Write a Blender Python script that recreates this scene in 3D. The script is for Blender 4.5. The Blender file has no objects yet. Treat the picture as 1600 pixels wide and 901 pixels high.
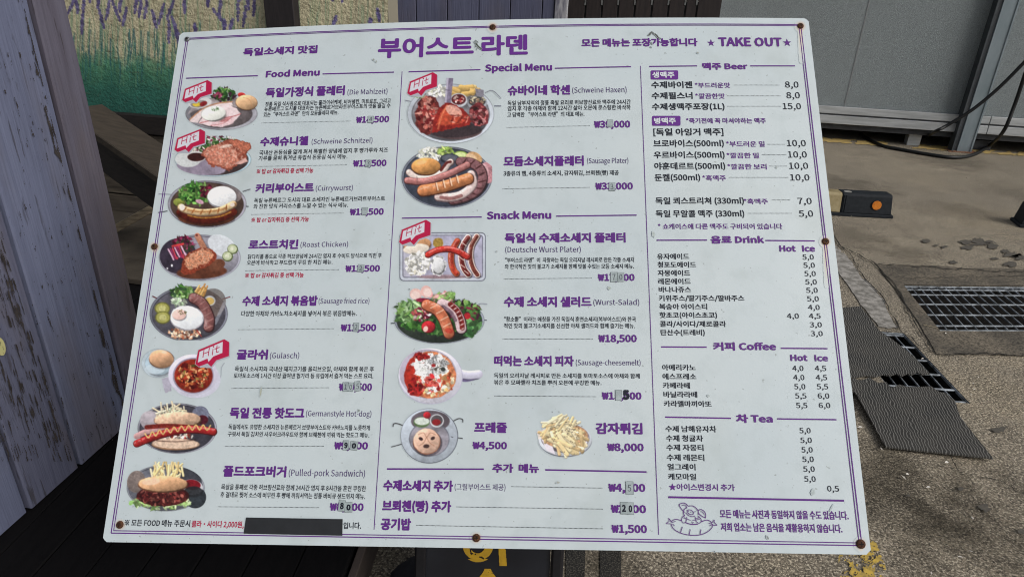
import bpy, bmesh, math, random
import numpy as np
from mathutils import Vector, Matrix, geometry

scene = bpy.context.scene
C = scene.collection
random.seed(7)
rng = np.random.default_rng(11)

# ------------------------------------------------------------------ camera
IW, IH, FPX = 1600.0, 901.0, 1040.0
CAMZ = 1.4
_down = np.array([715 - IW / 2, 2700 - IH / 2, FPX]); _down /= np.linalg.norm(_down)
_up = -_down
_f = np.array([0, 0, 1.0]); _f = _f - _f.dot(_up) * _up; _f /= np.linalg.norm(_f)
_r = np.cross(_f, _up)
RW = np.vstack([_r, _f, _up])            # camera (x right, y down, z forward) -> world
CAMP = np.array([0, 0, CAMZ])
cam = bpy.data.cameras.new('camera')
cam.sensor_width = 36; cam.lens = FPX * 36 / IW
cam.clip_start = 0.02; cam.clip_end = 500
camo = bpy.data.objects.new('camera', cam); C.objects.link(camo)
M = np.eye(4)
M[:3, 0] = RW @ [1, 0, 0]; M[:3, 1] = RW @ [0, -1, 0]; M[:3, 2] = RW @ [0, 0, -1]; M[:3, 3] = CAMP
camo.matrix_world = Matrix(M.tolist())
scene.camera = camo

# ------------------------------------------------------------------ light
SUN_EL, SUN_AZ = math.radians(38), math.radians(128)
w = bpy.data.worlds.new('World'); scene.world = w; w.use_nodes = True
nt = w.node_tree; bg = nt.nodes['Background']
sky = nt.nodes.new('ShaderNodeTexSky'); sky.sky_type = 'NISHITA'; sky.sun_disc = False
sky.sun_elevation = SUN_EL; sky.sun_rotation = SUN_AZ
sky.air_density = 1.0; sky.dust_density = 4.0; sky.ozone_density = 1.0
hs = nt.nodes.new('ShaderNodeHueSaturation'); hs.inputs['Saturation'].default_value = 0.35
nt.links.new(sky.outputs[0], hs.inputs['Color']); nt.links.new(hs.outputs[0], bg.inputs[0])
bg.inputs[1].default_value = 0.10
sl = bpy.data.lights.new('sun', 'SUN'); sl.energy = 1.3; sl.angle = math.radians(24); sl.color = (1, 0.97, 0.93)
so = bpy.data.objects.new('sun', sl); C.objects.link(so)
sd = Vector((math.sin(SUN_AZ) * math.cos(SUN_EL), math.cos(SUN_AZ) * math.cos(SUN_EL), math.sin(SUN_EL)))
so.rotation_euler = sd.to_track_quat('Z', 'Y').to_euler(); so.location = (3, -2, 6)
scene.view_settings.view_transform = 'Standard'; scene.view_settings.look = 'None'
scene.cycles.filter_width = 1.05
scene.view_settings.exposure = 0.0; scene.view_settings.gamma = 1

# ------------------------------------------------------------------ picture -> place helpers
def ray(px, py):
    px = np.asarray(px, float); py = np.asarray(py, float)
    d = np.stack([px - IW / 2, py - IH / 2, np.full(px.shape, FPX)], -1) @ RW.T
    return d
def G(px, py, z=0.0):
    d = ray(px, py); t = (z - CAMZ) / d[..., 2]
    return CAMP + t[..., None] * d
def plane_hit(px, py, P, n):
    d = ray(px, py); t = np.dot(np.asarray(P) - CAMP, n) / (d @ np.asarray(n))
    return CAMP + t[..., None] * d
class VPlane:
    """a vertical plane through two plan points"""
    def __init__(s, a, b):
        s.a = np.array([a[0], a[1], 0.0]); d = np.array([b[0] - a[0], b[1] - a[1], 0.0]); s.d = d / np.linalg.norm(d)
        s.n = np.array([s.d[1], -s.d[0], 0.0])          # towards -y (the viewer) when d points +x
    def hit(s, px, py, off=0.0): return plane_hit(px, py, s.a + s.n * off, s.n)
    def sz(s, px, py):
        p = s.hit(px, py); return float((p - s.a) @ s.d), float(p[2])
    def pt(s, t, z, off=0.0):
        return s.a + s.d * t + s.n * off + np.array([0, 0, z])
def project(P):
    c = (P - CAMP) @ RW
    return IW / 2 + FPX * c[..., 0] / c[..., 2], IH / 2 + FPX * c[..., 1] / c[..., 2]
def lin(c):
    c = np.asarray(c, float) / 255.0
    return np.where(c <= 0.04045, c / 12.92, ((c + 0.055) / 1.055) ** 2.4)

# ------------------------------------------------------------------ material helpers
def L4(c): return (float(c[0]), float(c[1]), float(c[2]), 1.0)
class NB:
    def __init__(s, name, rough=0.6, metallic=0.0, spec=0.4):
        s.m = bpy.data.materials.new(name); s.m.use_nodes = True
        s.t = s.m.node_tree; s.b = s.t.nodes['Principled BSDF']
        s.b.inputs['Roughness'].default_value = rough; s.b.inputs['Metallic'].default_value = metallic
        s.b.inputs['Specular IOR Level'].default_value = spec
        s.tc = s.t.nodes.new('ShaderNodeTexCoord')
    def vec(s, scale=(1, 1, 1), rot=(0, 0, 0)):
        mp = s.t.nodes.new('ShaderNodeMapping'); s.t.links.new(s.tc.outputs['Object'], mp.inputs[0])
        mp.inputs['Scale'].default_value = scale; mp.inputs['Rotation'].default_value = rot
        return mp.outputs[0]
    def noise(s, scale, detail=4, vec=None, lo=0.35, hi=0.65, dist=0.0, rough=0.55):
        n = s.t.nodes.new('ShaderNodeTexNoise'); n.inputs['Scale'].default_value = scale
        n.inputs['Detail'].default_value = detail; n.inputs['Distortion'].default_value = dist
        n.inputs['Roughness'].default_value = rough
        s.t.links.new(vec or s.tc.outputs['Object'], n.inputs['Vector'])
        r = s.t.nodes.new('ShaderNodeMapRange'); r.clamp = True
        r.inputs['From Min'].default_value = lo; r.inputs['From Max'].default_value = hi
        s.t.links.new(n.outputs[0], r.inputs[0]); return r.outputs[0]
    def voro(s, scale, lo, hi, vec=None):
        n = s.t.nodes.new('ShaderNodeTexVoronoi'); n.inputs['Scale'].default_value = scale
        s.t.links.new(vec or s.tc.outputs['Object'], n.inputs['Vector'])
        r = s.t.nodes.new('ShaderNodeMapRange'); r.inputs['From Min'].default_value = lo; r.inputs['From Max'].default_value = hi
        s.t.links.new(n.outputs['Distance'], r.inputs[0]); return r.outputs[0]
    def mix(s, fac, a, b):
        n = s.t.nodes.new('ShaderNodeMix'); n.data_type = 'RGBA'
        if isinstance(fac, float): n.inputs[0].default_value = fac
        else: s.t.links.new(fac, n.inputs[0])
        for i, c in ((6, a), (7, b)):
            if isinstance(c, (tuple, list, np.ndarray)): n.inputs[i].default_value = L4(c)
            else: s.t.links.new(c, n.inputs[i])
        return n.outputs[2]
    def math(s, op, a, b=0.0):
        n = s.t.nodes.new('ShaderNodeMath'); n.operation = op
        for i, v in ((0, a), (1, b)):
            if isinstance(v, (int, float)): n.inputs[i].default_value = v
            else: s.t.links.new(v, n.inputs[i])
        return n.outputs[0]
    def col(s, c):
        if isinstance(c, (tuple, list, np.ndarray)): s.b.inputs['Base Color'].default_value = L4(c)
        else: s.t.links.new(c, s.b.inputs['Base Color'])
        return s
    def bump(s, h, strength=0.3, dist=0.002):
        n = s.t.nodes.new('ShaderNodeBump'); n.inputs['Strength'].default_value = strength
        n.inputs['Distance'].default_value = dist
        s.t.links.new(h, n.inputs['Height']); s.t.links.new(n.outputs[0], s.b.inputs['Normal']); return s

def simple(name, c, rough=0.6, c2=None, sc=20, bs=0.0, metallic=0.0, spec=0.4, lo=.35, hi=.65, vs=(1,1,1), dist=.002):
    n = NB(name, rough, metallic, spec)
    f = n.noise(sc, 5, n.vec(vs), lo, hi)
    n.col(n.mix(f, c, c2) if c2 is not None else c)
    if bs: n.bump(f, bs, dist)
    return n.m

# ------------------------------------------------------------------ object helpers
def link(o, parent=None):
    C.objects.link(o)
    if parent is not None: o.parent = parent
    return o
def tag(o, label=None, cat=None, group=None, kind=None):
    if label: o['label'] = label
    if cat: o['category'] = cat
    if group: o['group'] = group
    if kind: o['kind'] = kind
    return o
def empty(name, loc=(0, 0, 0)):
    o = bpy.data.objects.new(name, None); o.location = tuple(float(v) for v in loc); o.empty_display_size = 0.05
    return link(o)
def meshobj(name, V, F, mat, parent=None, origin=None, smooth=False, midx=None):
    """V world coordinates; stored relative to the parent's (or the object's own) origin"""
    V = np.asarray(V, float).reshape(-1, 3)
    org = np.array(parent_org(parent)) if parent is not None else (np.array(origin) if origin is not None else np.zeros(3))
    me = bpy.data.meshes.new(name); me.from_pydata((V - org).tolist(), [], F)
    for m in (mat if isinstance(mat, (list, tuple)) else [mat]): me.materials.append(m)
    if midx is not None: me.polygons.foreach_set('material_index', midx)
    if smooth: me.polygons.foreach_set('use_smooth', [True] * len(me.polygons))
    me.update()
    o = bpy.data.objects.new(name, me)
    if parent is None and origin is not None: o.location = tuple(float(v) for v in origin)
    return link(o, parent)
def parent_org(p):
    v = Vector((0, 0, 0))
    while p is not None:
        v += p.location; p = p.parent
    return (v.x, v.y, v.z)
def prism(front, n, depth):
    """front: list of world points (planar loop), pushed by -n*depth for the back"""
    f = [np.asarray(p, float) for p in front]; b = [p - np.asarray(n) * depth for p in f]
    k = len(f); V = f + b
    F = [list(range(k)), list(range(2 * k - 1, k - 1, -1))]
    for i in range(k):
        j = (i + 1) % k; F.append([j, i, k + i, k + j])
    return V, F
def fix_normals(o, bevel=0.0, seg=1):
    bm = bmesh.new(); bm.from_mesh(o.data); bmesh.ops.recalc_face_normals(bm, faces=bm.faces)
    if bevel:
        bmesh.ops.bevel(bm, geom=list(bm.edges), offset=bevel, segments=seg, affect='EDGES', profile=.6)
    bm.to_mesh(o.data); bm.free(); return o
def slab(name, front, n, depth, mat, parent=None, bevel=0.0, origin=None):
    V, F = prism(front, n, depth); return fix_normals(meshobj(name, V, F, mat, parent, origin), bevel)
def beam(name, a, b, wdt, hgt, mat, parent=None, side=None, bevel=0.004, origin=None):
    a = np.asarray(a, float); b = np.asarray(b, float); d = (b - a) / np.linalg.norm(b - a)
    s = np.cross(d, side if side is not None else [0, 0, 1]); s /= np.linalg.norm(s); t = np.cross(s, d)
    q = [a + s * i * wdt / 2 + t * j * hgt / 2 for i, j in ((-1, -1), (1, -1), (1, 1), (-1, 1))]
    V, F = prism(q, d, -np.linalg.norm(b - a))
    return fix_normals(meshobj(name, V, F, mat, parent, origin), bevel)
def tube(name, pts, r, mat, parent=None, seg=10, origin=None):
    P = [Vector(tuple(p)) for p in pts]
    # resample Catmull-Rom
    Q = []
    for i in range(len(P) - 1):
        p0, p1, p2, p3 = P[max(i - 1, 0)], P[i], P[i + 1], P[min(i + 2, len(P) - 1)]
        for k in range(8):
            t = k / 8
            Q.append(0.5 * ((2 * p1) + (p2 - p0) * t + (2 * p0 - 5 * p1 + 4 * p2 - p3) * t * t + (3 * p1 - p0 - 3 * p2 + p3) * t ** 3))
    Q.append(P[-1]); V = []; F = []
    nrm = None
    for i, q in enumerate(Q):
        d = (Q[min(i + 1, len(Q) - 1)] - Q[max(i - 1, 0)]).normalized()
        if nrm is None: nrm = d.orthogonal().normalized()
        nrm = (nrm - d * nrm.dot(d)).normalized(); bn = d.cross(nrm)
        for k in range(seg):
            a = 2 * math.pi * k / seg; V.append(q + (nrm * math.cos(a) + bn * math.sin(a)) * r)
    for i in range(len(Q) - 1):
        for k in range(seg):
            F.append([i * seg + k, i * seg + (k + 1) % seg, (i + 1) * seg + (k + 1) % seg, (i + 1) * seg + k])
    F.append(list(range(seg))[::-1]); F.append([(len(Q) - 1) * seg + k for k in range(seg)])
    return meshobj(name, [tuple(v) for v in V], F, mat, parent, origin, smooth=True)

# value noise for painted things and worn paint
_lat = rng.random((256, 256))
def vn(x, y, s=1.0, seed=0):
    x = np.asarray(x) / s + seed * 17.3; y = np.asarray(y) / s + seed * 9.7
    xi = np.floor(x).astype(int); yi = np.floor(y).astype(int); fx = x - xi; fy = y - yi
    fx = fx * fx * (3 - 2 * fx); fy = fy * fy * (3 - 2 * fy)
    g = lambda a, b: _lat[a & 255, b & 255]
    return (g(xi, yi) * (1 - fx) + g(xi + 1, yi) * fx) * (1 - fy) + (g(xi, yi + 1) * (1 - fx) + g(xi + 1, yi + 1) * fx) * fy
def fbm(x, y, s=1.0, seed=0):
    return 0.55 * vn(x, y, s, seed) + 0.3 * vn(x, y, s / 2.1, seed + 3) + 0.15 * vn(x, y, s / 4.3, seed + 5)

# ------------------------------------------------------------------ painted surfaces: dense meshes with per-vertex paint colour
class Paint:
    def __init__(s, x0, y0, x1, y1, step=0.8, view=(0, 0, 1.0)):
        ox, oy, k = view
        s.ox, s.oy, s.k = ox, oy, k
        ax, ay, bx, by = ox + x0 / k, oy + y0 / k, ox + x1 / k, oy + y1 / k
        nx = max(2, int((bx - ax) / step)); ny = max(2, int((by - ay) / step))
        s.PX, s.PY = np.meshgrid(np.linspace(ax, bx, nx + 1), np.linspace(ay, by, ny + 1))
        s.X = (s.PX - ox) * k; s.Y = (s.PY - oy) * k
        s.rgb = np.zeros(s.X.shape + (3,)); s.rgb[:] = 210; s.a = np.zeros(s.X.shape)
        s.e = 0.8 * k; s.clip = None; s.seed = 0
    def put(s, m, col):
        m = np.clip(m, 0, 1)
        if s.clip is not None: m = m * s.clip
        col = np.asarray(col, float)
        na = m + s.a * (1 - m); safe = np.where(na > 1e-6, na, 1)
        s.rgb[...] = (col * m[..., None] + s.rgb * (s.a * (1 - m))[..., None]) / safe[..., None]; s.a[...] = na
    def win(s, x0, y0, x1, y1):
        """a view on the part of the sheet round a shape (shares the arrays)"""
        xs = s.X[0]; ys = s.Y[:, 0]; g = s.e * 2
        i0, i1 = np.searchsorted(xs, [x0 - g, x1 + g]); j0, j1 = np.searchsorted(ys, [y0 - g, y1 + g])
        if i1 <= i0 or j1 <= j0: return None
        q = object.__new__(Paint); sl_ = (slice(j0, j1), slice(i0, i1))
        q.X, q.Y, q.rgb, q.a = s.X[sl_], s.Y[sl_], s.rgb[sl_], s.a[sl_]; q.e, q.k, q.seed = s.e, s.k, s.seed
        q.clip = s.clip[sl_] if s.clip is not None else None; s.seed += 2; return q
    def tex(s, col, amp, sc):
        s.seed += 1
        n = (fbm(s.X, s.Y, sc, s.seed) - 0.5) * 2 * amp
        return np.asarray(col, float) * (1 + n[..., None])
    def ellm(s, cx, cy, rx, ry, rot=0.0, wob=0.0):
        c, q = math.cos(rot), math.sin(rot); dx = s.X - cx; dy = s.Y - cy
        u = (dx * c + dy * q) / rx; v = (-dx * q + dy * c) / ry
        r = np.sqrt(u * u + v * v)
        if wob: s.seed += 1; r = r * (1 + wob * (fbm(s.X, s.Y, min(rx, ry) * .45, s.seed) - .5) * 2)
        return (1 - r) * min(rx, ry) / s.e + 0.5, u, v
    def ell(s, cx, cy, rx, ry, col, rot=0.0, amp=0.0, sc=8, sh=0.0, wob=0.0, al=1.0):
        R_ = max(rx, ry) * (1 + wob); s = s.win(cx - R_, cy - R_, cx + R_, cy + R_)
        if s is None: return
        m, u, v = s.ellm(cx, cy, rx, ry, rot, wob)
        if sh > .05 and 20 < min(rx, ry) < 70:
            q = np.sqrt(((s.X - cx - rx * .06) / rx) ** 2 + ((s.Y - cy - ry * .16) / ry) ** 2)
            s.put(np.clip((1.12 - q) / .22, 0, 1) * .45 * (s.a > .5), np.array((30, 24, 26.)))
        c = s.tex(col, amp, sc)
        if sh: c = c * (1 + sh * (-0.5 * u - 0.8 * v))[..., None].clip(0.3, 1.7)
        s.put(np.clip(m, 0, 1) * al, c)
    def poly(s, pts, col, amp=0.0, sc=8, wob=0.0, al=1.0):
        pts = np.array(pts, float); n = len(pts); s = s.win(pts[:, 0].min() - wob, pts[:, 1].min() - wob, pts[:, 0].max() + wob, pts[:, 1].max() + wob)
        if s is None: return
        inside = np.zeros(s.X.shape, bool); dist = np.full(s.X.shape, 1e9)
        X, Y = s.X, s.Y
        if wob:
            s.seed += 1; X = X + (fbm(s.X, s.Y, 14, s.seed) - .5) * 2 * wob; Y = Y + (fbm(s.X, s.Y, 14, s.seed + 40) - .5) * 2 * wob
        for i in range(n):
            x0, y0 = pts[i]; x1, y1 = pts[(i + 1) % n]
            if y0 != y1:
                cond = ((y0 > Y) != (y1 > Y)) & (X < (x1 - x0) * (Y - y0) / (y1 - y0) + x0); inside ^= cond
            dist = np.minimum(dist, s._sd(X, Y, x0, y0, x1, y1)[0])
        m = np.where(inside, 0.5 + dist / s.e, 0.5 - dist / s.e)
        s.put(np.clip(m, 0, 1) * al, s.tex(col, amp, sc))
    @staticmethod
    def _sd(X, Y, x0, y0, x1, y1):
        dx, dy = x1 - x0, y1 - y0; t = np.clip(((X - x0) * dx + (Y - y0) * dy) / (dx * dx + dy * dy + 1e-9), 0, 1)
        ex = X - x0 - t * dx; ey = Y - y0 - t * dy
        return np.sqrt(ex * ex + ey * ey), t, (ex * dy - ey * dx)
    def curve(s, pts):
        if len(pts) < 3: return pts
        P = np.array(pts, float); out = []
        for i in range(len(P) - 1):
            p0, p1, p2, p3 = P[max(i - 1, 0)], P[i], P[i + 1], P[min(i + 2, len(P) - 1)]
            for k in range(4):
                t = k / 4
                out.append(0.5 * ((2 * p1) + (p2 - p0) * t + (2 * p0 - 5 * p1 + 4 * p2 - p3) * t * t + (3 * p1 - p0 - 3 * p2 + p3) * t ** 3))
        out.append(P[-1]); return out
    def stroke(s, pts, wd, col, amp=0.0, sc=8, sh=0.0, al=1.0, marks=None, hl=0.0):
        pts = s.curve(pts); q_ = np.array(pts, float); s = s.win(q_[:, 0].min() - wd / 2, q_[:, 1].min() - wd / 2, q_[:, 0].max() + wd / 2, q_[:, 1].max() + wd / 2)
        if s is None: return
        dist = np.full(s.X.shape, 1e9); side = np.zeros(s.X.shape); along = np.zeros(s.X.shape); acc = 0
        for i in range(len(pts) - 1):
            x0, y0 = pts[i]; x1, y1 = pts[i + 1]; ln = math.hypot(x1 - x0, y1 - y0)
            d, t, sg = s._sd(s.X, s.Y, x0, y0, x1, y1)
            b = d < dist; dist = np.where(b, d, dist); side = np.where(b, (s.Y - (y0 + t * (y1 - y0))) * .8 + (s.X - (x0 + t * (x1 - x0))) * .5, side)
            along = np.where(b, acc + t * ln, along); acc += ln
        if sh and wd > 24:
            s.put(np.clip((wd * .66 - np.roll(dist, (max(1, int(wd * .10 / s.e)),) * 2, (0, 1))) / (wd * .28), 0, 1) * .5 * (s.a > .5), np.array((26, 18, 20.)))
        m = (wd / 2 - dist) / s.e + 0.5
        c = s.tex(col, amp, sc)
        if sh: c = c * (1 - sh * side / (wd / 2))[..., None].clip(0.35, 1.6)
        if marks:
            gap, mw, mc, slant = marks
            ph = np.mod(along + side * slant, gap); mm = np.clip((mw / 2 - np.abs(ph - gap / 2)) / s.e + .5, 0, 1) * np.clip(1.4 - dist / (wd * .42), 0, 1)
            c = c * (1 - mm[..., None]) + np.asarray(mc, float) * mm[..., None]
        if hl:
            h = np.exp(-((side + wd * .2) / (wd * .12)) ** 2) * hl * (vn(s.X, s.Y, 9, 3) > .35); c = c + (245 - c) * h[..., None]
        s.put(np.clip(m, 0, 1) * al, c)
    def leaves(s, cx, cy, rx, ry, cols, n, ln=16, wd=8, seed=1):
        R = random.Random(seed)
        for i in range(n):
            a = R.random() * 6.28; q = math.sqrt(R.random()); x = cx + rx * q * math.cos(a); y = cy + ry * q * math.sin(a)
            c = R.choice(cols); k = R.uniform(.65, 1.3); L = ln * R.uniform(.6, 1.3)
            s.ell(x, y, L, wd * R.uniform(.5, 1.2), [min(255, v * k) for v in c], rot=R.random() * 3.14, wob=.35, amp=.22, sc=7)
    def sticks(s, cx, cy, rx, ry, cols, n, ln=50, wd=11, seed=1, a0=0, a1=3.14):
        R = random.Random(seed)
        for i in range(n):
            a = R.random() * 6.28; q = math.sqrt(R.random()); x = cx + rx * q * math.cos(a); y = cy + ry * q * math.sin(a)
            t = R.uniform(a0, a1); dx, dy = math.cos(t) * ln / 2 * R.uniform(.6, 1.2), math.sin(t) * ln / 2 * R.uniform(.6, 1.2)
            kk = R.uniform(.86, 1.08); c = [v * kk for v in R.choice(cols)]
            s.stroke([(x - dx, y - dy + 2), (x + dx, y + dy + 2)], wd, [v * .62 for v in c], al=.7)
            s.stroke([(x - dx, y - dy), (x + dx, y + dy)], wd * .86, c, sh=.22)
    def plate(s, cx, cy, rx, ry, rim, inner, rot=0.0, ring=.86, amp=.08, dark=None):
        s.ell(cx, cy, rx, ry, [v * .6 for v in rim], rot)
        s.ell(cx, cy, rx * .99, ry * .985, rim, rot, amp=amp, sc=60, sh=-.12)
        s.ell(cx, cy + ry * .01, rx * ring, ry * ring, [v * .75 for v in inner], rot)
        s.ell(cx, cy + ry * .03, rx * ring * .985, ry * ring * .98, inner, rot, amp=.15, sc=70, sh=.15)
    def build(s, name, mapf, mat, parent, lift=0.0, thr=0.02, k=1.0):
        P = mapf(s.PX, s.PY); ny, nx = s.X.shape
        idx = np.arange(nx * ny).reshape(ny, nx)
        a = s.a; keep = (np.maximum.reduce([a[:-1, :-1], a[1:, :-1], a[:-1, 1:], a[1:, 1:]]) > thr)
        q = np.stack([idx[:-1, :-1], idx[1:, :-1], idx[1:, 1:], idx[:-1, 1:]], -1)[keep]
        used, inv = np.unique(q, return_inverse=True); q = inv.reshape(-1, 4)
        V = P.reshape(-1, 3)[used]
        colr = np.concatenate([lin(s.rgb.reshape(-1, 3)[used].clip(0, 255)) * k, a.reshape(-1, 1)[used]], 1)
        o = meshobj(name, V, q.tolist(), mat, parent)
        at = o.data.color_attributes.new('paint', 'FLOAT_COLOR', 'POINT')
        at.data.foreach_set('color', colr.astype(np.float32).ravel())
        return o

def flakes(name, mapf, x0, y0, x1, y1, step, maskf, mat, parent=None, origin=None):
    """worn paint: a sheet of small cells kept where the paint still holds"""
    nx = int((x1 - x0) / step); ny = int((y1 - y0) / step)
    PX, PY = np.meshgrid(np.linspace(x0, x1, nx + 1), np.linspace(y0, y1, ny + 1))
    P = mapf(PX, PY); idx = np.arange(PX.size).reshape(PX.shape)
    m = maskf((PX[:-1, :-1] + PX[1:, 1:]) / 2, (PY[:-1, :-1] + PY[1:, 1:]) / 2)
    q = np.stack([idx[:-1, :-1], idx[1:, :-1], idx[1:, 1:], idx[:-1, 1:]], -1)[m]
    used, inv = np.unique(q, return_inverse=True)
    return meshobj(name, P.reshape(-1, 3)[used], inv.reshape(-1, 4).tolist(), mat, parent, origin)

# ================================================================== GROUND
gm = NB('ground_concrete', 0.9, spec=.25)
big = gm.noise(0.9, 4, None, .38, .62); mid = gm.noise(6, 5, None, .35, .7); fine = gm.math('ADD', gm.math('MULTIPLY', gm.noise(150, 3, None, .46, .58), .45), gm.math('MULTIPLY', gm.noise(105, 5, None, .47, .60), .55))
grain = gm.noise(300, 2, None, .4, .6)
c = gm.mix(big, (.45, .385, .285), (.34, .295, .23))
c = gm.mix(gm.math('MULTIPLY', mid, .7), c, (.19, .165, .13))
c = gm.mix(gm.math('MULTIPLY', gm.noise(34, 6, None, .45, .62), .5), c, (.12, .105, .08))
c = gm.mix(gm.math('MULTIPLY', fine, .86), c, (.045, .041, .035))
c = gm.mix(gm.math('MULTIPLY', gm.noise(135, 3, None, .53, .60), .85), c, (.66, .58, .45))
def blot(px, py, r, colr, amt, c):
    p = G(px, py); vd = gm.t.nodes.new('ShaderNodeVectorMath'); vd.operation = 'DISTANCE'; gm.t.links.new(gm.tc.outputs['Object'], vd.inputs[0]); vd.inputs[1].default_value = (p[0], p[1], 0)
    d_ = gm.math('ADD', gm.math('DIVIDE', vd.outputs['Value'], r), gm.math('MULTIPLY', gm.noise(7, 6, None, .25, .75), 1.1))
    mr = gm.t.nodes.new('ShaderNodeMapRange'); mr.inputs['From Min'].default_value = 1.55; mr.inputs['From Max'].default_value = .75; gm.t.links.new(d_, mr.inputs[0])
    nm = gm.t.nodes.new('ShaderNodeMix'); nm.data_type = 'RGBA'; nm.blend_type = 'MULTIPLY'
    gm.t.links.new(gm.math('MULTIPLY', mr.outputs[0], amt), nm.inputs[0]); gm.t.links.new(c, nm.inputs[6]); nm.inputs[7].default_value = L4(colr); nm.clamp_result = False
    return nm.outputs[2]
DK = (.38, .375, .36); LG = (1.22, 1.19, 1.12)  # DK: damp stains, plus the board's shadow painted into the ground colour
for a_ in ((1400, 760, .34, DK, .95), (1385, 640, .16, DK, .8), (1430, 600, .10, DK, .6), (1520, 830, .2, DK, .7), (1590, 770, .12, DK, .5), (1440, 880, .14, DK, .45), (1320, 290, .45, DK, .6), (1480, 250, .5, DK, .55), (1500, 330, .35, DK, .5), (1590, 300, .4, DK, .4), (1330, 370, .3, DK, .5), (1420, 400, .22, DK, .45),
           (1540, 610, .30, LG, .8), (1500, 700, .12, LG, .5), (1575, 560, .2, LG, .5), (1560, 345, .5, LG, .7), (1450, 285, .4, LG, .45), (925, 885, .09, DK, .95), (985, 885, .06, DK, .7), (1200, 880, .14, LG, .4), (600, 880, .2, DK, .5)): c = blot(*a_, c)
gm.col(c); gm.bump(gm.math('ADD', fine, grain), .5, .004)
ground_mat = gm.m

# drains cut out of the ground sheet
def quad_from(pts): return [G(*p)[:2] for p in pts]
g1 = quad_from([(1411, 446), (1720, 449), (1850, 519), (1469, 518)])
g2a = G(1412, 520)[:2]; g2d = G(1516, 630)[:2]; dvec = (g2d - g2a); nrm2 = np.array([dvec[1], -dvec[0]]) / np.linalg.norm(dvec)
if nrm2[0] > 0: nrm2 = -nrm2
WID2 = .27
g2 = [g2a + nrm2 * WID2, g2a, g2d, g2d + nrm2 * WID2]
outer = [(-60, -20), (60, -20), (60, 80), (-60, 80)]
loops = [[Vector((x, y, 0)) for x, y in outer]] + [[Vector((p[0], p[1], 0)) for p in h] for h in (g1, g2)]
tri = geometry.tessellate_polygon(loops)
gv = [v for l in loops for v in l]
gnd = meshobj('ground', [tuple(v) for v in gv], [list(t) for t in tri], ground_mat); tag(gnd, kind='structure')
fix_normals(gnd)
if gnd.data.polygons[0].normal.z < 0: gnd.data.flip_normals()

pit_mat = simple('pit_dirt', (.006, .0055, .005), .95, (.02, .017, .014), 30, .3)
galv = simple('galvanised_bar', (.42, .46, .50), .5, (.10, .11, .12), 25, .1, metallic=.4)
galvd = simple('dark_drain_frame', (.05, .055, .06), .6, (.1, .1, .1), 25, .1, metallic=.3)
def drain(name, quad, lab, nlong, rows, rot_long):
    q = [np.array([p[0], p[1], 0.0]) for p in quad]
    ctr = sum(q) / 4
    t = empty(name, ctr); tag(t, lab, 'drain grate', 'steel drain grates in the ground')
    # pit: four walls and a floor
    D = np.array([0, 0, -.28]); V = q + [p + D for p in q]
    F = [[0, 1, 5, 4], [1, 2, 6, 5], [2, 3, 7, 6], [3, 0, 4, 7], [4, 5, 6, 7]]
    meshobj('pit', V, F, pit_mat, t)
    lerp = lambda u, v: (q[0] * (1 - u) + q[1] * u) * (1 - v) + (q[3] * (1 - u) + q[2] * u) * v
    ed = [(0, 0, 1, 0), (1, 0, 1, 1), (1, 1, 0, 1), (0, 1, 0, 0)]
    for u0, v0, u1, v1 in ed:
        beam('frame_bar', lerp(u0, v0) + [0, 0, -.008], lerp(u1, v1) + [0, 0, -.008], .008, .012, galv, t, bevel=.001)
    for v in rows:
        beam('cross_bar', lerp(0.005, v) + [0, 0, -.008], lerp(.995, v) + [0, 0, -.008], .010, .006, galv, t, bevel=.001)
    for i in range(1, nlong):
        u = i / nlong
        beam('bearing_bar', lerp(u, .012) + [0, 0, -.010], lerp(u, .988) + [0, 0, -.010], .0055, .007, galv, t, bevel=.0008)
    return t
drain('drain_grate', g1, 'large rectangular steel drain grate at the right, open over a dark pit', 24, (.07, .19, .41, .64, .86, .95), 1)
drain('drain_grate', g2, 'narrow steel drain grate half covered by the torn rubber mat', 6, (.03, .22, .42, .62, .82, .97), 0)

# patches, joints and stains lying on the ground
def sheet(name, pts, z, mat, kind='structure', lab=None):
    P = [G(x, y)[:2] for x, y in pts]
    lp = [Vector((p[0], p[1], z)) for p in P]; tr = geometry.tessellate_polygon([lp])
    o = meshobj(name, [tuple(v) for v in lp], [list(t) for t in tr], mat)
    if o.data.polygons[0].normal.z < 0: o.data.flip_normals()
    tag(o, kind=kind); return o
def rough_edge(pts, amp=2.0, n=6, seed=0):
    R = random.Random(seed); out = []
    for i in range(len(pts)):
        a = np.array(pts[i], float); b = np.array(pts[(i + 1) % len(pts)], float)
        for k in range(n):
            p = a + (b - a) * k / n
            out.append((p[0] + R.uniform(-amp, amp), p[1] + R.uniform(-amp, amp) * .6))
    return out
cem = simple('cement_patch', (.19, .18, .16), .9, (.38, .36, .33), 24, .6, vs=(1, 1, 1), lo=.4, hi=.6)
sheet('cement_patch', rough_edge([(1296, 378), (1312, 392), (1326, 404), (1342, 428), (1374, 460), (1403, 514), (1371, 511), (1346, 478), (1318, 439), (1290, 400)], 3, 5), .004, cem)
drk = NB('drain_surround', .9, spec=.25)
drk.col(drk.mix(drk.math('MULTIPLY', drk.noise(120, 3, None, .42, .64), .8), drk.mix(drk.noise(5, 5), (.24, .205, .155), (.13, .115, .092)), (.035, .032, .028))); drk.bump(drk.noise(120, 3), .4, .003)
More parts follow.
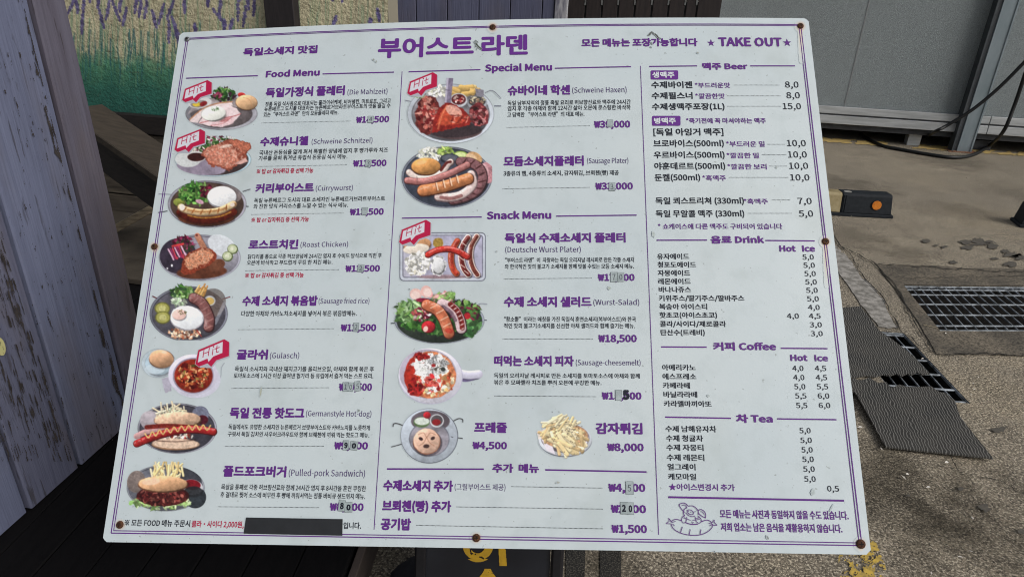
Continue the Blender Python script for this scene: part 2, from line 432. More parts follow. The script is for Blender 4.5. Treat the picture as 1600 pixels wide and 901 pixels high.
def ring_sheet(name, pts, hole, z, mat):
    lp = [[Vector((*G(x, y)[:2], z)) for x, y in pts]] + [[Vector((p[0], p[1], z)) for p in h] for h in hole]
    tr = geometry.tessellate_polygon(lp); o = meshobj(name, [tuple(v) for l in lp for v in l], [list(t) for t in tr], mat)
    if o.data.polygons[0].normal.z < 0: o.data.flip_normals()
    return tag(o, kind='structure')
ring_sheet('drain_surround', rough_edge([(1372, 414), (1600, 422), (1800, 430), (1900, 548), (1600, 557), (1462, 553), (1430, 500)], 2.5, 5, 3), [g1], .005, drk.m)
joint = simple('dark_joint', (.012, .011, .010), .95, (.05, .045, .035), 40, .2)
def crack(pts, wpx, seed, z=.008):
    """an open joint in the concrete: a thin ribbon following ground points"""
    R = random.Random(seed); P = []
    for i in range(len(pts) - 1):
        a = np.array(pts[i], float); b = np.array(pts[i + 1], float); n = max(2, int(np.hypot(*(b - a)) / 7))
        for k in range(n): P.append(a + (b - a) * k / n + [R.uniform(-2.2, 2.2), R.uniform(-1.6, 1.6)])
    P.append(np.array(pts[-1], float)); V = []; F = []
    Q = [G(p[0], p[1])[:2] for p in P]
    for i, q in enumerate(Q):
        d = Q[min(i + 1, len(Q) - 1)] - Q[max(i - 1, 0)]; d /= np.linalg.norm(d) + 1e-9; n = np.array([-d[1], d[0]])
        h = wpx * R.uniform(.25, 1.0)
        V += [(*(q + n * h), z), (*(q - n * h), z)]
    for i in range(len(Q) - 1): F.append([2 * i, 2 * i + 1, 2 * i + 3, 2 * i + 2])
    o = meshobj('ground_joint', V, F, joint)
    if o.data.polygons[0].normal.z < 0: o.data.flip_normals()
    tag(o, kind='structure')
crack([(1296, 362), (1318, 392), (1332, 403), (1345, 430), (1375, 461), (1404, 515)], .005, 1)
crack([(1304, 382), (1345, 402), (1366, 413), (1398, 446), (1425, 500), (1458, 552)], .0055, 2)
crack([(1366, 413), (1420, 417), (1500, 422), (1700, 432)], .006, 3)
crack([(1400, 436), (1440, 436), (1600, 433)], .003, 4)
crack([(1470, 700), (1500, 740), (1560, 752), (1640, 800)], .0022, 8)
crack([(1404, 515), (1440, 545), (1458, 552)], .004, 9)
crack([(1296, 300), (1400, 352), (1480, 372), (1640, 366)], .002, 10)
crack([(1458, 553), (1480, 556), (1540, 554), (1700, 560)], .005, 5)
oil = simple('oil_stain', (.07, .064, .055), .8, (.12, .108, .088), 80, .2)
R0 = random.Random(5)
for (x, y, rx, ry) in [(1446, 378, 7, 3), (1475, 387, 5, 2.2), (1508, 380, 9, 4), (1528, 379, 12, 6), (1512, 388, 10, 4), (1550, 385, 9, 5), (1545, 379, 7, 2), (1571, 394, 10, 3), (1580, 399, 13, 4), (1592, 403, 10, 5), (1490, 411, 7, 2.5), (1580, 414, 11, 4.5), (1554, 405, 6, 2), (1462, 385, 4, 1.5),
                        (1537, 795, 9, 7), (1596, 832, 6, 4), (1419, 776, 4, 3), (1560, 673, 14, 5), (1500, 765, 5, 3)]:
    tag(flakes('oil_stain', lambda X, Y: G(X, Y) + [0, 0, .0065], x - rx * 1.5, y - ry * 1.6, x + rx * 1.5, y + ry * 1.6, .7,
        lambda X, Y: np.hypot((X - x) / rx, (Y - y) / ry) + 1.3 * (fbm(X, Y * 2, 5, int(x)) - .5) < 1 - .25 * vn(X, Y, 1.3, 3), oil), kind='structure')
asph = NB('asphalt_strip', .9, spec=.2); asph.col(asph.mix(asph.math('MULTIPLY', asph.noise(260, 2, None, .5, .66), .8), asph.mix(asph.noise(8, 4), (.018, .018, .018), (.035, .033, .03)), (.13, .12, .10))); asph.bump(asph.noise(200, 3), .4, .003)
sheet('asphalt_strip', [(884, 830), (915, 830), (912, 960), (884, 960)], .004, asph.m)
sheet('asphalt_strip', [(938, 830), (969, 830), (972, 960), (937, 960)], .004, asph.m)
yel = simple('worn_yellow_paint', (.66, .45, .08), .85, (.34, .25, .08), 70, .2)
def ymask(X, Y):
    inside = (np.abs(X - (1352 + (Y - 850) * .25) + 14) < 34 - (Y < 845) * 18 + (Y - 870) * .15) & (Y > 800)
    return inside & (fbm(X, Y * 1.3, 13, 2) + .30 * vn(X, Y, 3.1, 5) + .22 * vn(X, Y, 1.7, 8) > .745 + .30 * (Y < 838) + .0025 * np.abs(X - 1350))
tag(flakes('painted_line', lambda x, y: G(x, y) + [0, 0, .0045], 1290, 795, 1420, 950, 1.3, ymask, yel), kind='structure')
yel2 = simple('old_yellow_paint', (.58, .42, .14), .85, (.32, .23, .10), 30, .2)
tag(flakes('painted_line', lambda x, y: G(x, y) + [0, 0, .0045], 1270, 212, 1640, 252, 1.6,
    lambda X, Y: (np.abs(Y - (219 + (X - 1290) * .072)) < 3.2) & (fbm(X, Y * 2, 14, 9) > .42), yel2), kind='structure')
# fallen white flakes and petals
fl = simple('petal_white', (.7, .68, .62), .7, (.55, .5, .45), 60)
V = []; F = []
spots = [(1435, 669), (1456, 688), (1478, 725), (1376, 704), (1449, 764), (1477, 523), (1461, 513), (1490, 467), (1445, 319), (1544, 310), (1533, 291), (1529, 331), (1403, 398), (1330, 339), (1566, 355), (1598, 280), (1422, 232), (1453, 229), (1474, 227), (1488, 232), (1536, 241), (1489, 247), (1552, 246), (1587, 242), (1325, 222), (1378, 233), (1390, 231), (1544, 262), (1583, 256), (1365, 832), (1343, 670), (1518, 812)]
Rp = random.Random(9)
for x, y in spots + [(Rp.uniform(1320, 1600), Rp.uniform(225, 300)) for _ in range(22)] + [(Rp.uniform(1400, 1600), Rp.uniform(560, 900)) for _ in range(14)]:
    p = G(x, y) + np.array([0, 0, .009]); s_ = Rp.uniform(.004, .010); a = Rp.random() * 3.14; b = len(V)
    u = np.array([math.cos(a), math.sin(a), Rp.uniform(-.2, .3)]) * s_; v = np.array([-math.sin(a), math.cos(a), Rp.uniform(0, .4)]) * s_ * .5
    V += [p - u, p - v + [0, 0, .001], p + u, p + v + [0, 0, .002]]; F.append([b, b + 1, b + 2, b + 3])
tag(meshobj('fallen_petals', V, F, fl), 'tiny white petals and paint flakes scattered over the concrete', 'petals', kind='stuff')
V = []; F = []
for (x, y, l, a) in [(1484, 367, .05, .3), (1493, 317, .03, 1.2), (1453, 512, .03, 2.6), (1440, 400, .03, .1)]:
    p = G(x, y) + np.array([0, 0, .009]); d = np.array([math.cos(a), math.sin(a), 0]) * l; n = np.array([-math.sin(a), math.cos(a), 0]) * .0018; b = len(V)
    V += [p - d - n, p + d - n, p + d + n, p - d + n]; F.append([b, b + 1, b + 2, b + 3])
tag(meshobj('dry_stalks', V, F, simple('straw', (.4, .33, .2), .8)), 'short dry straw stalks lying on the concrete', 'straw', kind='stuff')

# ================================================================== RUBBER MATS
mm = NB('ribbed_rubber', .75, spec=.3)
wv = mm.t.nodes.new('ShaderNodeTexWave'); wv.wave_type = 'BANDS'; wv.bands_direction = 'X'; wv.inputs['Scale'].default_value = 33
wv.inputs['Distortion'].default_value = 6.5; wv.inputs['Detail'].default_value = 1.0; wv.inputs['Detail Scale'].default_value = .8
mm.t.links.new(mm.vec((1, 1, 1), (0, 0, .25)), wv.inputs['Vector'])
rr = mm.t.nodes.new('ShaderNodeMapRange'); rr.inputs['From Min'].default_value = .66; rr.inputs['From Max'].default_value = .95; mm.t.links.new(wv.outputs['Fac'], rr.inputs[0])
mm.col(mm.mix(rr.outputs[0], mm.mix(mm.noise(7, 4), (.028, .028, .027), (.05, .047, .042)), (.17, .166, .152))); mm.bump(rr.outputs[0], .35, .003)
rub_mat = mm.m
def mat_sheet(pts, z, lab, seed):
    P = [np.array([*G(x, y, z)[:2], z]) for x, y in pts]
    lp = [Vector(p) for p in P]; tr = geometry.tessellate_polygon([lp]); n = len(P)
    V = P + [p - [0, 0, .006] for p in P]
    F = [list(t) for t in tr] + [[i, (i + 1) % n, n + (i + 1) % n, n + i] for i in range(n)]
    o = fix_normals(meshobj('rubber_mat', V, F, rub_mat, None, tuple(P[0])))
    return tag(o, lab, 'rubber mat', 'ribbed rubber mats on the ground')
mat_sheet([(1240, 484), (1319, 480), (1344, 478), (1357, 493), (1373, 515), (1396, 531), (1428, 556), (1449, 579), (1453, 583), (1440, 584), (1432, 581), (1424, 585), (1417, 583), (1408, 587), (1400, 583), (1391, 586), (1380, 584), (1368, 588), (1352, 586), (1335, 589), (1240, 592)], .012,
          'upper dark ribbed rubber mat beside the board edge, torn along its lower side', 1)
mat_sheet([(1240, 596), (1330, 590), (1345, 594), (1358, 589), (1372, 598), (1385, 596), (1393, 606), (1405, 600), (1416, 603), (1428, 604), (1455, 603), (1468, 612), (1478, 613), (1492, 625), (1500, 650), (1526, 683), (1552, 715), (1384, 697), (1352, 640), (1336, 612), (1240, 600)], .020,
          'lower wave-ribbed rubber mat with pointed corner towards the camera', 2)

# ================================================================== WHEEL STOPS
blk = simple('black_rubber_block', (.008, .011, .015), .7, (.014, .018, .023), 35, .2, spec=.25)
ylw = simple('dirty_yellow_rubber', (.36, .30, .17), .7, (.22, .17, .08), 18, .3)
orr = simple('orange_reflector', (.62, .20, .02), .3, (.45, .13, .01), 60, .1)
def wheel_stop(p0, p1, lab, segs, refl=True, hgt=.155):
    p0 = np.array([*p0[:2], 0.]); p1 = np.array([*p1[:2], 0.]); L = np.linalg.norm(p1 - p0); d = (p1 - p0) / L; n = np.array([d[1], -d[0], 0]); 
    # n points to the viewer side
    W = .15
    t = empty('wheel_stop', (p0 + p1) / 2); tag(t, lab, 'wheel stop', 'rubber wheel stops on the parking ground')
    def pt(s, q, z): return p0 + d * s - n * q + np.array([0, 0, z])
    def loft(name, a, b, mat, w0=0.0, z0=.022, top=hgt, e0=0, e1=0):
        prof = [(w0, z0), (w0 + .018, top - .015), (w0 + .03, top), (W - .03 - w0, top), (W - .018 - w0, top - .015), (W - w0, z0)]
        V = [pt(a + (e0 if k > 0 and k < 5 else 0), q, z) for k, (q, z) in enumerate(prof)] + [pt(b - (e1 if k > 0 and k < 5 else 0), q, z) for k, (q, z) in enumerate(prof)]
        m = len(prof); F = [[i, i + 1, m + i + 1, m + i] for i in range(m - 1)] + [[m - 1, 0, m, 2 * m - 1], list(range(m)), list(range(m, 2 * m))]
        return fix_normals(meshobj(name, V, F, mat, t), .003)
    V, F = prism([pt(-.012, -.014, .022), pt(L + .012, -.014, .022), pt(L + .012, W + .014, .022), pt(-.012, W + .014, .022)], (0, 0, 1), .022)
    fix_normals(meshobj('base_flange', V, F, blk, t), .003)
    for a, b, kind in segs:
        loft('yellow_segment' if kind == 'y' else 'black_segment', a * L, b * L, ylw if kind == 'y' else blk, .004 if kind == 'y' else 0, .0225, hgt, .002 if a > 0.01 else .012, .002 if b < .99 else .012)
        if kind != 'y':
            for e in (a * L + .012, a * L + .026) if a > .01 else ():
                beam('rib', pt(e, -.002, .03), pt(e, .0165, hgt - .012), .006, .004, blk, t, side=n, bevel=.001)
    if refl:
        cpt = pt(L * .815, .0075, .085); up = np.array([0, 0, 1.]) * .995 - n * .12; up /= np.linalg.norm(up); nn = np.cross(d, up); nn = nn if nn @ n > 0 else -nn
        for nm, r0, dd, mt in (('reflector_rim', .036, .003, blk), ('reflector', .031, .006, orr)):
            ring = [cpt + nn * dd + (d * math.cos(a) + up * math.sin(a)) * r0 for a in np.linspace(0, 2 * math.pi, 25)[:-1]]
            V, F = prism(ring, nn, .012); fix_normals(meshobj(nm, V, F, mt, t))
        c0 = pt(L * .5, W * .42, hgt + .0015)
        ring = [c0 + (d * math.cos(a) * .026 + n * math.sin(a) * .022) for a in np.linspace(0, 2 * math.pi, 17)[:-1]]
        V, F = prism(ring, (0, 0, 1), .004); fix_normals(meshobj('bolt_cap', V, F, simple('dull_bolt', (.42, .41, .38), .5, (.2, .19, .17), 60), t))
    return t
ws0 = G(1297, 336); ws1 = G(1391, 341); wdv = (ws1 - ws0)[:2]; wl = np.linalg.norm(wdv)
wheel_stop(ws1[:2] - wdv / wl * .60, ws1[:2], 'black and yellow wheel stop with a round orange reflector beside the board', [(0, .08, 'b'), (.08, .425, 'y'), (.425, 1, 'b')])
qa, qb = G(1594, 355)[:2], G(1575, 339)[:2]; dq = (qb - qa) / np.linalg.norm(qb - qa); dq = np.array([dq[1], -dq[0]])
wheel_stop(qa, qa + dq * .55, 'black wheel stop end cut off by the right edge of the picture', [(0, 1, 'b')], False, .155)

# ================================================================== GREY PANEL BUILDING (right, back)
gp = VPlane(G(1290, 222)[:2], G(1600, 245)[:2])
gp.a = gp.a - gp.n * .10
panm = NB('grey_embossed_panel', .55, spec=.35)
pn = panm.noise(170, 3, panm.vec((1, 1, 2.2)), .3, .7)
panm.col(panm.mix(panm.math('MULTIPLY', panm.noise(1.4, 6, panm.vec((1, 1, .35)), .5, .75), .35), panm.mix(panm.noise(95, 3, panm.vec((1, 1, 1.8)), .38, .62), (.42, .475, .49), (.275, .315, .33)), (.22, .235, .23))); panm.bump(pn, .9, .012)
alu = simple('pale_aluminium_rail', (.48, .50, .51), .45, (.34, .355, .36), 12, .05, metallic=.2, vs=(.3, .3, 3))
alud = simple('dull_dark_sill', (.055, .06, .065), .6, (.03, .03, .035), 12)
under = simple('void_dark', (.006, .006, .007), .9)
bt = empty('panel_building', gp.pt(1, 0)); tag(bt, 'grey stucco-textured panel building raised on pale aluminium rails', 'building')
def gz(px, py): return gp.sz(px, py)
s0, zt = gz(1127, 30); sL = gz(1131, 0)[0]
zr0 = gz(1281, 164)[1]; zr1 = gz(1281, 191)[1]; zmid = (zr0 + zr1) / 2
seams = [sL - .02, gz(1340, 80)[0], gz(1552, 90)[0], gz(1552, 90)[0] + 1.2, gz(1552, 90)[0] + 2.4]
for i in range(4):
    a, b = seams[i] + (.002 if i else 0), seams[i + 1] - .002
    slab('wall_panel', [gp.pt(a, zr0), gp.pt(b, zr0), gp.pt(b, 3.2), gp.pt(a, 3.2)], gp.n, .06, panm.m, bt, .001)
for i in range(1, 4):
    beam('seam_strip', gp.pt(seams[i], zr0, -.002), gp.pt(seams[i], 3.2, -.002), .012, .01, simple('seam_sealant', (.22, .235, .24), .6), bt, side=gp.n, bevel=0)
rs = [seams[0], gz(1543, 195)[0], seams[4]]
for i in range(2):
    a, b = rs[i] + .003, rs[i + 1] - .003
    slab('upper_rail', [gp.pt(a, zmid + .012, .03), gp.pt(b, zmid + .012, .03), gp.pt(b, zr0 - .002, .03), gp.pt(a, zr0 - .002, .03)], gp.n, .08, alu, bt, .003)
    slab('lower_rail', [gp.pt(a, zr1, .035), gp.pt(b, zr1, .035), gp.pt(b, zmid - .004, .035), gp.pt(a, zmid - .004, .035)], gp.n, .08, alu, bt, .003)
slab('rail_lip', [gp.pt(seams[0], zmid - .002, .022), gp.pt(seams[4], zmid - .002, .022), gp.pt(seams[4], zmid + .010, .022), gp.pt(seams[0], zmid + .010, .022)], gp.n, .05, alud, bt)
slab('sill', [gp.pt(seams[0], zr1 - .06, -.01), gp.pt(seams[4], zr1 - .06, -.01), gp.pt(seams[4], zr1 - .003, -.01), gp.pt(seams[0], zr1 - .003, -.01)], gp.n, .1, alud, bt)
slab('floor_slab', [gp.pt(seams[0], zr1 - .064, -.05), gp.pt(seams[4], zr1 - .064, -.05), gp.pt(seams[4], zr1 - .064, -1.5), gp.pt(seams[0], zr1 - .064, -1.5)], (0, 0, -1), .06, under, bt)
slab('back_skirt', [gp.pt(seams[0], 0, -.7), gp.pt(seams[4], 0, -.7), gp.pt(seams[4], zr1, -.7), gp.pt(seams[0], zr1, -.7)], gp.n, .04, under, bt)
for px in (1432, 1518):
    s_, _ = gz(px, 220); slab('foot_block', [gp.pt(s_ - .06, 0, -.06), gp.pt(s_ + (.06 if px < 1500 else .22), 0, -.06), gp.pt(s_ + (.06 if px < 1500 else .22), .10 if px > 1500 else zr1, -.06), gp.pt(s_ - .06, .10 if px > 1500 else zr1, -.06)], gp.n, .1, alud if px > 1500 else alu, bt)
# steel post standing in front
fp = G(1485, 236); pv = VPlane(fp[:2], fp[:2] + gp.d[:2])
steel = simple('blue_grey_steel', (.20, .25, .275), .45, (.27, .32, .35), 9, .05, metallic=.25, vs=(1, 1, .3))
steeld = simple('dark_steel_flange', (.05, .058, .065), .5, (.08, .09, .10), 9, .05, metallic=.25)
sp = empty('steel_post', fp); tag(sp, 'blue grey steel channel post standing before the grey panel wall', 'post')
pw = .185
for nm, a, b, o0, o1, mt in (('web', .060, pw, .0, -.012, steel), ('left_flange', 0, .016, .02, -.09, steeld), ('recess', .016, .060, -.015, -.03, simple('mid_grey_steel', (.12, .13, .14), .5, (.17, .18, .19), 9, .05, vs=(1, 1, .3))), ('inner_flange', .054, .064, .006, -.09, steel), ('right_flange', pw - .012, pw + .002, .008, -.09, steel)):
    V, F = prism([pv.pt(a, .006, o0), pv.pt(b, .006, o0), pv.pt(b, 3.3, o0), pv.pt(a, 3.3, o0)], pv.n, o0 - o1); fix_normals(meshobj(nm, V, F, mt, sp))
rust = simple('rust', (.20, .075, .03), .85, (.30, .18, .12), 60, .3)
V, F = prism([pv.pt(-.03, 0.006, .05), pv.pt(pw + .05, 0.006, .05), pv.pt(pw + .05, 0.006, -.10), pv.pt(-.03, .006, -.10)], (0, 0, 1), .006); fix_normals(meshobj('base_plate', V, F, rust, sp))
# hoses
hose = simple('black_hose', (.006, .007, .008), .5, (.011, .012, .013), 40, .05, spec=.35)
cpl = VPlane(G(1494, 246)[:2] , G(1494, 246)[:2] + gp.d[:2])
H = lambda x, y, off=0: cpl.hit(x, y, off)
pts = [H(1660, 30, .10), H(1632, 64, .08), H(1600, 98, .05), H(1560, 138, .03), H(1520, 171, 0.02), H(1480, 196, 0), H(1462, 205, -.02)]
e = pts[-1]; back = gp.hit(1446, 213, -.25); back2 = gp.hit(1425, 218, -.4)
tube('black_hose', pts + [back, back2], .0155, hose); tag(bpy.data.objects['black_hose'], 'upper black hose running from the right edge down under the panel building', 'hose', 'black hoses by the steel post')
pts2 = [H(1640, 10, .05), H(1620, 60, .05), H(1602, 115, .04), H(1585, 165, .02), H(1568, 205, 0.01)] + [G(1545, 228, .05), G(1520, 242, .018), G(1490, 246, .018), G(1450, 241, .018), G(1410, 234, .018), G(1380, 228, .018), G(1358, 218, .018), G(1345, 210, .018)]
h2 = tube('black_hose', pts2, .0165, hose); tag(h2, 'lower black hose looping onto the ground past the steel post foot', 'hose', 'black hoses by the steel post')

# ================================================================== BACK ROW: slat fence, lilac siding, mural wall
base_dir = gp.d
def plane_at(px, dist_y):
    d = ray(px, 30.0); t = dist_y / d[1]; p = CAMP + t * d
    return VPlane(p[:2], p[:2] + base_dir[:2])
# dark slat fence
sfp = plane_at(1010, 5.6)
slatm = simple('dark_brown_slat', (.018, .0135, .014), .6, (.028, .021, .02), 14, .15, vs=(4, 4, .5))
sf = empty('slat_fence', sfp.pt(0, 0)); tag(sf, 'dark brown vertical slat fence rising behind the board top', 'fence')
xs = [886, 914.7, 940.6, 966, 992, 1018.7, 1044.6, 1071, 1089, 1128]
for i in range(len(xs) - 1):
    a = sfp.sz(xs[i], 12)[0] + .007; b = sfp.sz(xs[i + 1], 12)[0] - .007
    slab('slat', [sfp.pt(a, .05), sfp.pt(b, .05), sfp.pt(b, 2.6), sfp.pt(a, 2.6)], sfp.n, .02, slatm, sf, .002)
fa0, fa1 = sfp.sz(886, 12)[0], sfp.sz(1124, 12)[0]
slab('back_rail', [sfp.pt(fa0, .9, -.024), sfp.pt(fa1, .9, -.024), sfp.pt(fa1, 1.3, -.024), sfp.pt(fa0, 1.3, -.024)], sfp.n, .03, simple('grey_rail', (.05, .055, .06), .7, (.02, .02, .02), 20), sf)
brk = simple('grey_clip', (.18, .19, .19), .6, (.1, .1, .1), 50)
for i, x in enumerate(xs[1:-1]):
    s_, z_ = sfp.sz(x, 4); slab('clip', [sfp.pt(s_ - .006, z_ - .02, .004), sfp.pt(s_ + .006, z_ - .02, .004), sfp.pt(s_ + .006, z_ + .02, .004), sfp.pt(s_ - .006, z_ + .02, .004)], sfp.n, .025, brk, sf)
for s_ in (fa0 + .06, fa1 - .06):
    beam('post', sfp.pt(s_, 0, -.09), sfp.pt(s_, 2.6, -.09), .07, .07, slatm, sf, side=sfp.n)
# lilac board siding
lp_ = plane_at(740, 4.6)
def lilac(name, base, base2, wear, wscale=1.0):
    n = NB(name, .7, spec=.3)
    g = n.noise(5, 7, n.vec((9, 9, .35)), .25, .75); st = n.noise(1.6, 5, n.vec((1, 1, .6)), .42, .62)
    chips = n.math('MULTIPLY', n.noise(30 * wscale, 6, n.vec((2.6, 2.6, .22)), .585 + .05 * (1 - wear), .64 + .03 * (1 - wear)), n.noise(2.6, 3, None, .38, .58)); c1 = n.mix(g, base, base2)
    c2 = n.mix(n.math('MULTIPLY', st, .45), c1, [v * .62 for v in base2])
    c3 = n.mix(n.math('MULTIPLY', n.noise(1.9, 5, n.vec((2.4, 2.4, .6)), .46, .60), .7 * wear + .1), c2, (.12, .095, .09))
    n.col(n.mix(n.math('MULTIPLY', chips, wear), c3, (.035, .028, .026)))
    n.bump(n.math('ADD', n.noise(12, 7, n.vec((9, 9, .3)), .2, .8), n.math('MULTIPLY', chips, -1.0)), .6, .003); return n.m
lil_b = lilac('lilac_siding', (.125, .135, .21), (.085, .09, .15), .3)
ls = empty('board_siding', lp_.pt(0, 0)); tag(ls, 'lilac blue vertical board siding directly above the board title', 'siding')
xs = [600, 650, 698.5, 748, 797, 847, 866]
for i in range(len(xs) - 1):
    a = lp_.sz(xs[i], 15)[0] + .003; b = lp_.sz(xs[i + 1], 15)[0] - .003
    slab('siding_board', [lp_.pt(a, 0.02), lp_.pt(b, 0.02), lp_.pt(b, 2.6), lp_.pt(a, 2.6)], lp_.n, .02, lil_b, ls, .003)
slab('backing', [lp_.pt(lp_.sz(600, 15)[0], 0, -.03), lp_.pt(lp_.sz(866, 15)[0], 0, -.03), lp_.pt(lp_.sz(866, 15)[0], 2.6, -.03), lp_.pt(lp_.sz(600, 15)[0], 2.6, -.03)], lp_.n, .03, under, ls)
a = lp_.sz(867, 15)[0]; b = lp_.sz(887, 15)[0]
slab('end_board', [lp_.pt(a, .02, .012), lp_.pt(b, .02, .012), lp_.pt(b, 2.6, .012), lp_.pt(a, 2.6, .012)], lp_.n, .03,
     simple('peeling_white_board', (.42, .42, .44), .8, (.13, .13, .17), 10, .3, vs=(5, 5, 1)), ls, .003)
# mural wall
A_ = G(140, 169, .70); B_ = G(260, 179, .70); mp_ = VPlane(A_[:2], B_[:2])
attr = NB('mural_paint', .85, spec=.2)
an = attr.t.nodes.new('ShaderNodeAttribute'); an.attribute_name = 'paint'
attr.col(attr.mix(attr.math('MULTIPLY', attr.noise(90, 4, None, .58, .70), .55), an.outputs['Color'], (.06, .055, .045)))
attr.bump(attr.noise(70, 5, None, .3, .7), .6, .006)
mw = empty('mural_wall', mp_.pt(0, 0)); tag(mw, 'cream stucco wall painted with lavender stalks over dark green grass', 'wall')
P = Paint(60, -90, 606, 186, 1.3)
P.put(np.ones(P.X.shape), P.tex((147, 141, 118), .13, 30))
P.put((fbm(P.X, P.Y, 5, 77) > .66) * .5, P.tex((105, 98, 80), .1, 5))
gy = 78 + 18 * (vn(P.X, P.X * 0, 22, 4) - .5) + 12 * (vn(P.X, P.Y, 7, 5) - .5)
Rm = random.Random(3)
for i in range(150):                                    # stems
    x = Rm.uniform(100, 600); y0 = Rm.uniform(-60, 62); bend = Rm.uniform(-8, 8)
    if x > 420: y0 = Rm.uniform(-60, 30)
    P.stroke([(x + bend, y0), (x + bend * .4, (y0 + 90) / 2), (x, 95)], Rm.uniform(.9, 1.9), Rm.choice([(88, 112, 92), (100, 120, 98), (120, 128, 100)]), al=.65)
P.put(np.clip((P.Y - gy) / 26, 0, 1) * (P.X < 430), P.tex((60, 98, 76), .24, 9))
P.put(np.clip((P.Y - gy - 26) / 34, 0, 1) * .9 * (P.X < 430), P.tex((36, 76, 66), .24, 12))
P.put(np.clip((P.Y - gy - 55) / 50, 0, 1) * .75 * (P.X < 430), P.tex((27, 66, 60), .12, 30))
for i in range(170):
    x = Rm.uniform(100, 425); y0 = Rm.uniform(58, 120); P.stroke([(x + Rm.uniform(-4, 4), y0 - Rm.uniform(12, 34)), (x, y0 + 16)], Rm.uniform(1, 2.3), Rm.choice([(52, 98, 84), (38, 80, 80), (74, 108, 84), (30, 64, 74)]), al=.6)
spk = [(110, 12, .4, 14), (120, 8, -.1, 12), (131, 8, .05, 16), (128, 38, .1, 14), (154, 2, .1, 10), (159, 30, -.3, 14), (169, 16, .2, 14), (181, 17, -.35, 16), (188, 6, .1, 12), (195, 26, .15, 13), (212, 6, .1, 14), (219, 14, .1, 12), (228, 14, .1, 14), (241, 30, -.25, 13), (252, 22, .25, 15), (266, 16, .3, 14), (264, 50, .0, 16), (273, 40, -.4, 14), (276, 55, -.2, 12), (288, 8, .0, 12), (325, 2, .1, 8), (344, 8, .1, 14), (343, 27, -.7, 16), (351, 40, 0, 8), (361, 40, .2, 9), (372, 14, 0, 18), (382, 26, .15, 15), (388, 2, 0, 12), (397, 10, .1, 14), (418, 4, 0, 12), (523, 34, .3, 8), (591, 24, -.1, 9), (579, 34, 0, 4), (305, 46, 0, 8)]
for (x, y, r, l) in spk + [(Rm.uniform(100, 600), Rm.uniform(-80, -10), Rm.uniform(-.4, .4), 14) for _ in range(40)]:
    for k in range(7):
        t = (k - 3) / 3; P.ell(x - math.sin(r) * t * l + Rm.uniform(-1, 1), y + math.cos(r) * t * l, 2.3 + 1.1 * (1 - abs(t)), 2.9, Rm.choice([(72, 66, 104), (88, 82, 120), (62, 56, 90)]), r, amp=.15, sc=3, al=.9)
for i in range(26):
    x, y = Rm.uniform(105, 600), Rm.uniform(0, 150); P.stroke([(x, y), (x + Rm.uniform(6, 22), y + Rm.uniform(-2, 2))], .9, (58, 54, 44), al=.7)
P.build('painted_stucco', lambda x, y: mp_.hit(x, y), attr.m, mw, k=1.9)
sa, sb = mp_.sz(60, 100)[0], mp_.sz(606, 20)[0]; zb = .70; topz = float(mp_.hit(300, -90)[2])
slab('wall_body', [mp_.pt(sa, .12, -.006), mp_.pt(sb, .12, -.006), mp_.pt(sb, topz, -.006), mp_.pt(sa, topz, -.006)], mp_.n, .12, simple('wall_render', (.25, .23, .18), .9), mw)
# dark post before the mural
s0_, s1_ = mp_.sz(424, 20)[0], mp_.sz(469, 20)[0]
tp = slab('timber_post', [mp_.pt(s0_, .12, .06), mp_.pt(s1_, .12, .06), mp_.pt(s1_, 2.4, .06), mp_.pt(s0_, 2.4, .06)], mp_.n, .055, simple('near_black_timber', (.014, .012, .014), .7, (.022, .018, .02), 20, .2, vs=(4, 4, .5)), None, .003, origin=tuple(mp_.pt(s0_, .12)))
tag(tp, 'near black square timber post standing against the mural wall', 'post')
# ledge and weathered boards under the mural
brown = NB('weathered_brown_board', .85, spec=.2)
bg_ = brown.noise(6, 6, brown.vec((.8, .8, 9)), .3, .7)
brown.col(brown.mix(bg_, (.105, .088, .068), (.042, .035, .029))); brown.bump(bg_, .4, .003)
brown_m = brown.m
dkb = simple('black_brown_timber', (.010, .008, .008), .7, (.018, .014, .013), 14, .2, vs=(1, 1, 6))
lw = empty('low_board_wall', mp_.pt(0, .12, .03)); tag(lw, 'low wall of weathered brown boards under the mural, behind the slanting beam', 'low wall')
zl0 = mp_.sz(200, 204)[1]
slab('ledge', [mp_.pt(sa, zl0, .05), mp_.pt(sb, zl0, .05), mp_.pt(sb, .695, .05), mp_.pt(sa, .695, .05)], mp_.n, .045, dkb, lw, .004)
rows = np.linspace(.125, zl0 - .004, 5)
for i in range(4):
    slab('board', [mp_.pt(sa, rows[i] + .004, .03 + .004 * (i % 2)), mp_.pt(sb, rows[i] + .004, .03 + .004 * (i % 2)), mp_.pt(sb, rows[i + 1] - .004, .03 + .004 * (i % 2)), mp_.pt(sa, rows[i + 1] - .004, .03 + .004 * (i % 2))], mp_.n, .02, brown_m, lw, .003)
ts = empty('timber_step', mp_.pt(0, .12, .3)); tag(ts, 'low brown boarded timber step at the foot of the weathered low wall', 'step')
for i in range(4):
    q = [mp_.pt(sa, .15, .06 + .19 * i), mp_.pt(sb, .15, .06 + .19 * i), mp_.pt(sb, .15, .06 + .19 * i + .184), mp_.pt(sa, .15, .06 + .19 * i + .184)]
    slab('board', q, (0, 0, 1), .028, brown_m, ts, .003)
